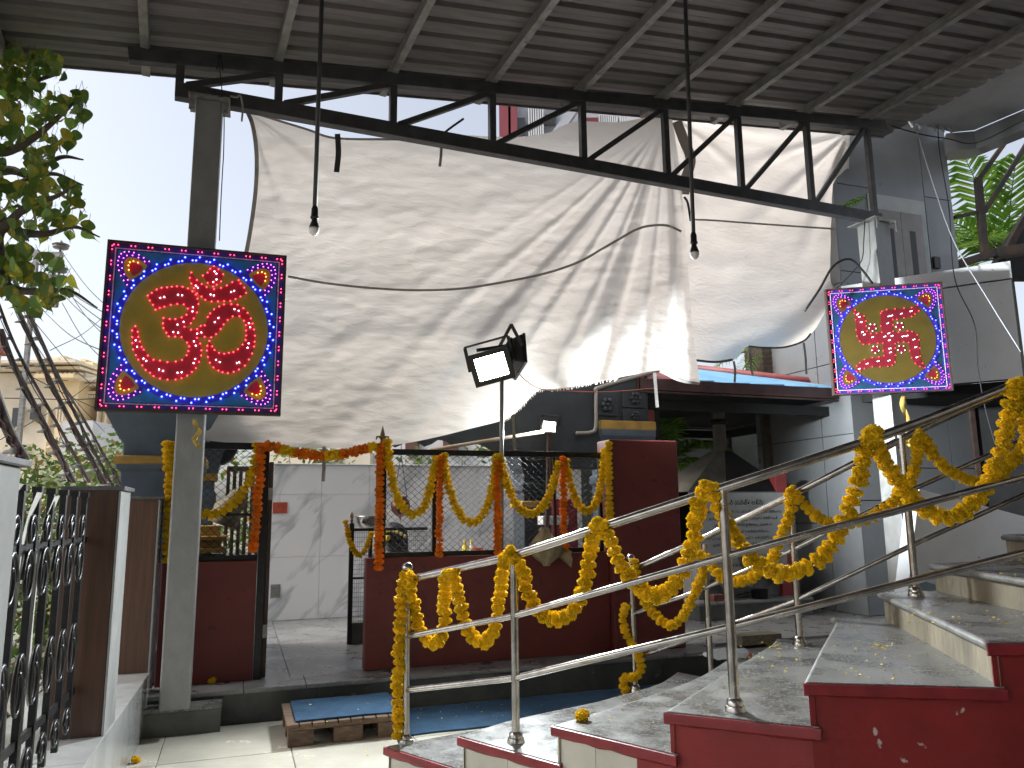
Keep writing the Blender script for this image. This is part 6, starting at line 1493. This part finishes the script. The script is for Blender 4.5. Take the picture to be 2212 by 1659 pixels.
# palms
pb1 = at_y(2175, 560, 13.0); 
palm('bright green palm behind the steel frame at upper right', Vector((pb1.x, pb1.y, 0)), pb1, [((-0.42, -0.25, 1.0), 2.5, 0.18), ((-0.15, -0.5, 1.0), 2.3, 0.25), ((0.4, -0.3, 1.0), 2.3, 0.2), ((-0.9, -0.3, 0.6), 2.1, 0.55), ((-0.7, -0.6, 0.4), 2.0, 0.5),
      ((0.8, -0.4, 0.6), 2.2, 0.5), ((0.1, -0.9, 0.5), 2.0, 0.6), ((-0.9, 0.2, 0.1), 1.9, 0.4), ((0.2, 0.6, 0.9), 2.2, 0.3), ((-0.95, -0.2, 0.9), 2.0, 0.35), ((0.9, 0.1, 0.2), 2.0, 0.4)], 34, 0.72, 0.06)
pb2 = at_y(1440, 1010, 11.2)
palm('areca palm with drooping fronds between the maroon pillar and hood', Vector((pb2.x, pb2.y, 0)), pb2, [((0.5, -0.5, 0.9), 1.5, 0.7), ((0.9, -0.3, 0.5), 1.5, 0.8), ((0.3, -0.8, 0.5), 1.3, 0.9), ((-0.6, -0.4, 0.9), 1.4, 0.6), ((0.8, 0.1, 0.9), 1.5, 0.6), ((-0.2, -0.5, 1.0), 1.4, 0.5), ((0.1, 0.3, 1.0), 1.5, 0.4), ((0.95, -0.5, 0.15), 1.2, 0.9)], 30, 0.42, 0.035)
pb3 = at_y(1690, 1120, 11.4)
palm('shaded palm fronds behind the smoke hood', Vector((pb3.x, pb3.y, 0)), pb3, [((-0.5, -0.5, 0.9), 1.5, 0.6), ((-0.8, -0.2, 0.7), 1.4, 0.7), ((0.3, -0.5, 0.9), 1.3, 0.6), ((0.0, -0.2, 1.0), 1.4, 0.4), ((-0.3, -0.8, 0.6), 1.3, 0.8)], 26, 0.42, 0.04)
pb4 = at_y(1640, 760, 11.0)
pt4 = palm('scaly palm trunk rising behind the pavilion roof', Vector((pb4.x + 0.1, pb4.y, 0)), pb4, [((-0.8, -0.2, 0.1), 0.9, 0.6), ((-0.5, -0.4, -0.2), 0.7, 0.6)], 14, 0.3, 0.02)
for k in range(11):
    c = Vector((pb4.x + 0.1, pb4.y, 0)).lerp(pb4, 0.80 + 0.019 * k); mb = MB()
    mb.lathe(c, [(0.20, 0.0), (0.235, 0.14), (0.21, 0.15), (0.18, 0.02)], 9); mb.build('bark_scale', m_bark, pt4)
pb5 = at_y(1838, 430, 8.9)
ft_ = thing('palm_frond_tip', 'pale palm frond tip poking out beside the cloth edge', 'palm', pb5)
mb = MB(); frond(mb, at_y(1800, 455, 8.9), at_y(1860, 425, 8.9) - at_y(1800, 455, 8.9), 0.42, 0.1, 12, 0.2, 0.028); mb.build('frond', m_palm, ft_)

# steel frame at right
sfm = thing('steel_staircase', 'dark rusty steel stair frame in front of the bright palm', 'frame', at_y(2130, 590, 10.2))
m_rust = M('rusty_dark_steel', (0.035, 0.030, 0.028), 0.7, 0.2, col2=(0.12, 0.065, 0.035), scale=4, clip=(0.2, 0.55))
def fbar(a, b, w, Y=10.2): MB().bar(at_y(*a, Y), at_y(*b, Y), w, w).build('member', m_rust, sfm, bevel=0.004)
fbar((2112, 385), (2128, 560), 0.085); fbar((2112, 390), (2230, 225), 0.06); fbar((2125, 460), (2240, 275), 0.06); fbar((2060, 470), (2125, 455), 0.045); fbar((2165, 560), (2240, 420), 0.09, 10.6)
fbar((2060, 575), (2150, 545), 0.10); fbar((2150, 548), (2240, 535), 0.14)
dkm = MB().prism([at_y(x, y, 10.9) for x, y in [(2150, 575), (2190, 505), (2240, 440), (2300, 420), (2300, 600), (2150, 600)]], Vector((0, 0.2, 0))); dkm.build('dark_sheet', m_dark, sfm)

# ================================================================ BUILDINGS BEYOND
m_cre = M('cream_stucco', (0.78, 0.62, 0.37), 0.85, var=0.10, scale=0.8)
m_cre2 = M('pale_stucco', (0.76, 0.67, 0.52), 0.85, var=0.10, scale=0.8)
m_glass = M('window_dark', (0.05, 0.055, 0.06), 0.2)
def Bt(x, y, Y=27.0): return at_y(x, y, Y)
bY = 27.0
cb_ = thing('cream_building', 'ornate cream stucco building with cornices behind the gate', 'building', Vector((Bt(150, 1100).x, bY, 0)))
def bbox(x0, x1, y0, y1, d0, d1, nm, mt_, par=cb_, bev=0.0):
    a, b = at_y(x0, y1, bY), at_y(x1, y0, bY)
    return MB().box(F0, a.x, b.x, bY + d0, bY + d1, max(0, a.z) if y1 < 1170 else 0.0, b.z).build(nm, mt_, par, bevel=bev)
bbox(-160, 172, 800, 1180, 0.4, 6, 'wall', m_cre2); bbox(95, 172, 822, 1180, 0.0, 6, 'wing', m_cre)
bbox(172.5, 300, 830, 1180, 0.8, 6, 'wall', m_cre); 
bbox(-160, 176, 792, 801, -0.1, 6, 'cornice', m_cre2); bbox(-160, 180, 782, 791.7, -0.5, 6, 'cornice', m_cre2); bbox(92, 176, 812, 821.5, -0.5, 6, 'cornice', m_cre)
bbox(150, 310, 815, 823, -0.1, 6, 'cornice', m_cre2); bbox(150, 312, 824, 829.5, 0.3, 6, 'cornice', m_cre2); bbox(150, 300, 838, 846, 0.6, 0.8, 'band', m_cre2)
bbox(56, 110, 765, 781.5, 0.5, 4, 'parapet_block', m_cre2); bbox(110.5, 122, 762, 781.5, 0.5, 4, 'parapet_block', m_cre2); bbox(136, 168, 770, 811, 1, 4, 'parapet_block', m_cre); bbox(140, 152, 764, 769.6, 1, 4, 'parapet_block', m_cre)
for k in range(24): bbox(150 + 6 * k, 153 + 6 * k, 848, 853, 0.55, 0.78, 'dentil', m_cre2)
for k in range(10): bbox(74 + 10 * k, 79 + 10 * k, 802.5, 808, 0.1, 0.4, 'dentil', m_cre2)
for (x0, x1, y0, y1) in ((124, 138, 868, 912), (166, 178, 918, 944), (60, 78, 872, 905), (20, 38, 880, 920), (228, 262, 905, 922), (280, 300, 905, 920), (30, 46, 960, 1000), (120, 134, 945, 980)):
    w_ = bbox(x0, x1, y0, y1, 0.1 if x0 < 172 else 0.7, 0.39 if x0 < 172 else 0.79, 'window', m_glass)
    a, b = at_y(x0, y1, bY), at_y(x1, y0, bY); fr2 = MB(); dd = bY + (-0.06 if 90 < x0 < 172 else (0.32 if x0 < 90 else 0.62))
    for q0, q1, r0, r1 in ((a.x - 0.05, a.x, a.z - .05, b.z + .05), (b.x, b.x + 0.05, a.z - .05, b.z + .05), (a.x, b.x, b.z, b.z + .06), (a.x - .08, b.x + .08, a.z - .08, a.z), ((a.x + b.x) / 2 - .02, (a.x + b.x) / 2 + .02, a.z, b.z)): fr2.box(F0, q0, q1, dd, dd + 0.08, r0, r1)
    fr2.build('window_frame', m_cre2, w_)
for x in (88, 186, 204, 222): bbox(x, x + 6, 880, 1000, 0.55 if x > 172 else 0.2, 0.78 if x > 172 else 0.39, 'pilaster', m_cre2)
bbox(222, 300, 930, 1180, -3, 0.5, 'annexe', m_white)
# red roofed house further left
rh = thing('red_roof_house', 'pale house with a red gabled roof at the far left', 'building', at_y(0, 1100, 20))
a = at_y(-120, 720, 20); b = at_y(30, 760, 20)
MB().box(F0, a.x - 2, at_y(-62, 760, 20).x, 20, 21.2, 0, at_y(0, 745, 20).z).build('wall', m_cre2, rh)
MB().prism([at_y(-250, 690, 19.8), at_y(-75, 690, 19.8), at_y(-52, 738, 19.8), at_y(-52, 745, 19.8), at_y(-250, 745, 19.8)], Vector((0, 1.5, 0))).build('roof', M('tile_red', (0.38, 0.13, 0.08), 0.8, var=0.2, scale=3), rh)
for k in range(4):
    x0 = -8 + 10 * k; a, b = at_y(x0, 735, 19.6), at_y(x0 + 6, 720, 19.6)
a, b = at_y(-95, 800, 19.95), at_y(-78, 830, 19.95); w_ = MB().box(F0, a.x, b.x, 19.93, 20.0, b.z, a.z).build('window', m_glass, rh)
# striped facade seen between truss members
sy = 21.0
sb2 = thing('striped_building', 'grey and maroon striped apartment facade above the cloth', 'building', Vector((at_y(1250, 1100, sy).x, sy, 0)))
def fb2(x0, x1, y0, y1, d0, d1, nm, mt_):
    a, b = at_y(x0, y1, sy), at_y(x1, y0, sy); return MB().box(F0, a.x, b.x, sy + d0, sy + d1, a.z, b.z).build(nm, mt_, sb2)
m_mar2 = M('facade_maroon', (0.24, 0.045, 0.060), 0.6, var=0.1, scale=2); m_fgrey = M('facade_grey', (0.45, 0.47, 0.50), 0.6, var=0.08, scale=1.5)
fb2(1085, 1440, 150, 1150, 0.3, 6, 'wall', m_fgrey)
fb2(1085, 1102, 150, 1000, 0.0, 0.29, 'stripe', m_mar2); fb2(1106, 1116, 150, 1000, 0.0, 0.29, 'stripe', m_mar2); fb2(1280, 1295, 250, 1000, 0.1, 0.29, 'stripe', m_mar2)
for r0, r1, yy0, yy1 in ((1142, 1172, 228, 312), (1295, 1332, 244, 285), (1340, 1400, 246, 300)):
    nb_ = int((r1 - r0) / 4.5)
    fb2(r0, r1, yy0, yy1, 0.12, 0.29, 'window', m_glass)
    for k in range(nb_ + 1): fb2(r0 + (r1 - r0) * k / nb_, r0 + (r1 - r0) * k / nb_ + 1.6, yy0, yy1, 0.0, 0.11, 'grille_bar', m_white)
fb2(1118, 1134, 250, 320, 0.1, 0.29, 'window', m_glass); fb2(1176, 1200, 232, 262, -0.4, 0.29, 'balcony', m_acp)
MB().bar(at_y(1175, 330, sy - 0.2), at_y(1262, 205, sy - 0.2), 0.25, 0.25).build('sloping_beam', m_fgrey, sb2)
# white house behind the marble wall
wh_ = thing('white_house', 'white house wall behind the marble wall', 'building', Vector((at_y(900, 1100, 19).x, 19, 0)))
a, b = at_y(800, 1100, 19), at_y(1300, 905, 19); MB().box(F0, a.x, b.x, 19, 24, 0, b.z).build('wall', m_white, wh_)
a, b = at_y(745, 1100, 18.6), at_y(800, 975, 18.6); MB().box(F0, a.x - 2, b.x, 18.6, 23, 0, b.z).build('wing', m_cre2, wh_)
for x0, x1, y0, y1 in ((880, 905, 955, 985), (960, 990, 940, 975), (700, 740, 985, 1000)):
    a, b = at_y(x0, y1, 18.9), at_y(x1, y0, 18.9); MB().box(F0, a.x, b.x, 18.5, 19.0, a.z, b.z).build('window', M('shutter_brown', (0.14, 0.06, 0.045), 0.7) if 'shutter_brown' not in bpy.data.materials else bpy.data.materials['shutter_brown'], wh_)
# dark wall closing the view behind the pavilion
tag(MB().box(F1, 4.2, 11.5, 11.6, 11.8, 0, 3.6).build('garden_wall', M('dark_wall_paint', (0.075, 0.08, 0.07), 0.9, var=0.3, scale=2)), 'grey garden wall behind the pavilion palms', 'wall')

# ================================================================ ELECTRIC POLE AND WIRES
eY = 14.0
ep = thing('electric_pole', 'electric pole with crossarms and disc insulators behind the fig leaves', 'utility pole', Vector((at_y(80, 1100, eY).x, eY, 0)))
pz = at_y(80, 540, eY)
MB().bar(Vector((pz.x, eY, 0)), pz, 0.075, 0.075).build('mast', m_purl, ep)
m_ins = M('insulator_brown', (0.20, 0.19, 0.18), 0.3)
for (x0, x1, y) in ((48, 135, 549), (70, 134, 598), (60, 124, 656)):
    MB().bar(at_y(x0, y, eY), at_y(x1, y + 2, eY), 0.08, 0.10).build('crossarm', m_purl, ep)
for (x, y) in ((130, 545), (127, 596)):
    p = at_y(x, y, eY)
    MB().lathe(p, [(0.02, 0), (0.02, 0.06), (0.13, 0.08), (0.14, 0.10), (0.05, 0.11), (0.05, 0.12), (0.15, 0.135), (0.15, 0.155), (0.05, 0.165), (0.04, 0.2), (0.01, 0.24)], 12).build('insulator', m_ins, ep, smooth=True)
PLAB = ['power line from the top crossarm, lowest of its three', 'power line from the top crossarm, middle of its three', 'power line leaving the mast just under the top crossarm', 'power line from the upper disc insulator', 'power line from the lower disc insulator', 'power line from the end of the lowest crossarm', 'power line from the mast below the lowest crossarm',
        'power line rising to the right across the others beside the om sign', 'long power line falling across the cream building parapet', 'power line falling steeply in front of the cream building', 'nearly level power line in front of the cream building cornice', 'power line falling gently over the cream building wall', 'power line rising from the lower left over the cream building']
WR = [((78, 562), (222, 665)), ((80, 560), (230, 690)), ((84, 570), (218, 700)), ((130, 540), (240, 660)), ((128, 596), (230, 720)), ((134, 654), (215, 760)), ((90, 668), (205, 742)), ((108, 757), (216, 686)), ((70, 690), (205, 830)), ((60, 720), (200, 900)), ((10, 860), (290, 845)), ((40, 800), (280, 900)), ((0, 950), (200, 820))]
for k, (a, b) in enumerate(WR):
    p, q = at_y(*a, eY), at_y(*b, 11.0 if k < 7 else 18.0); q = p + (q - p) * 1.25; m_ = p.lerp(q, 0.5) - UP * 0.12
    o = MB().tube(smooth_pts([p, m_, q], 6), 0.009, 4).build('power_line', m_cable, smooth=True); tag(o, PLAB[k], 'power line', 'power lines behind the om sign')
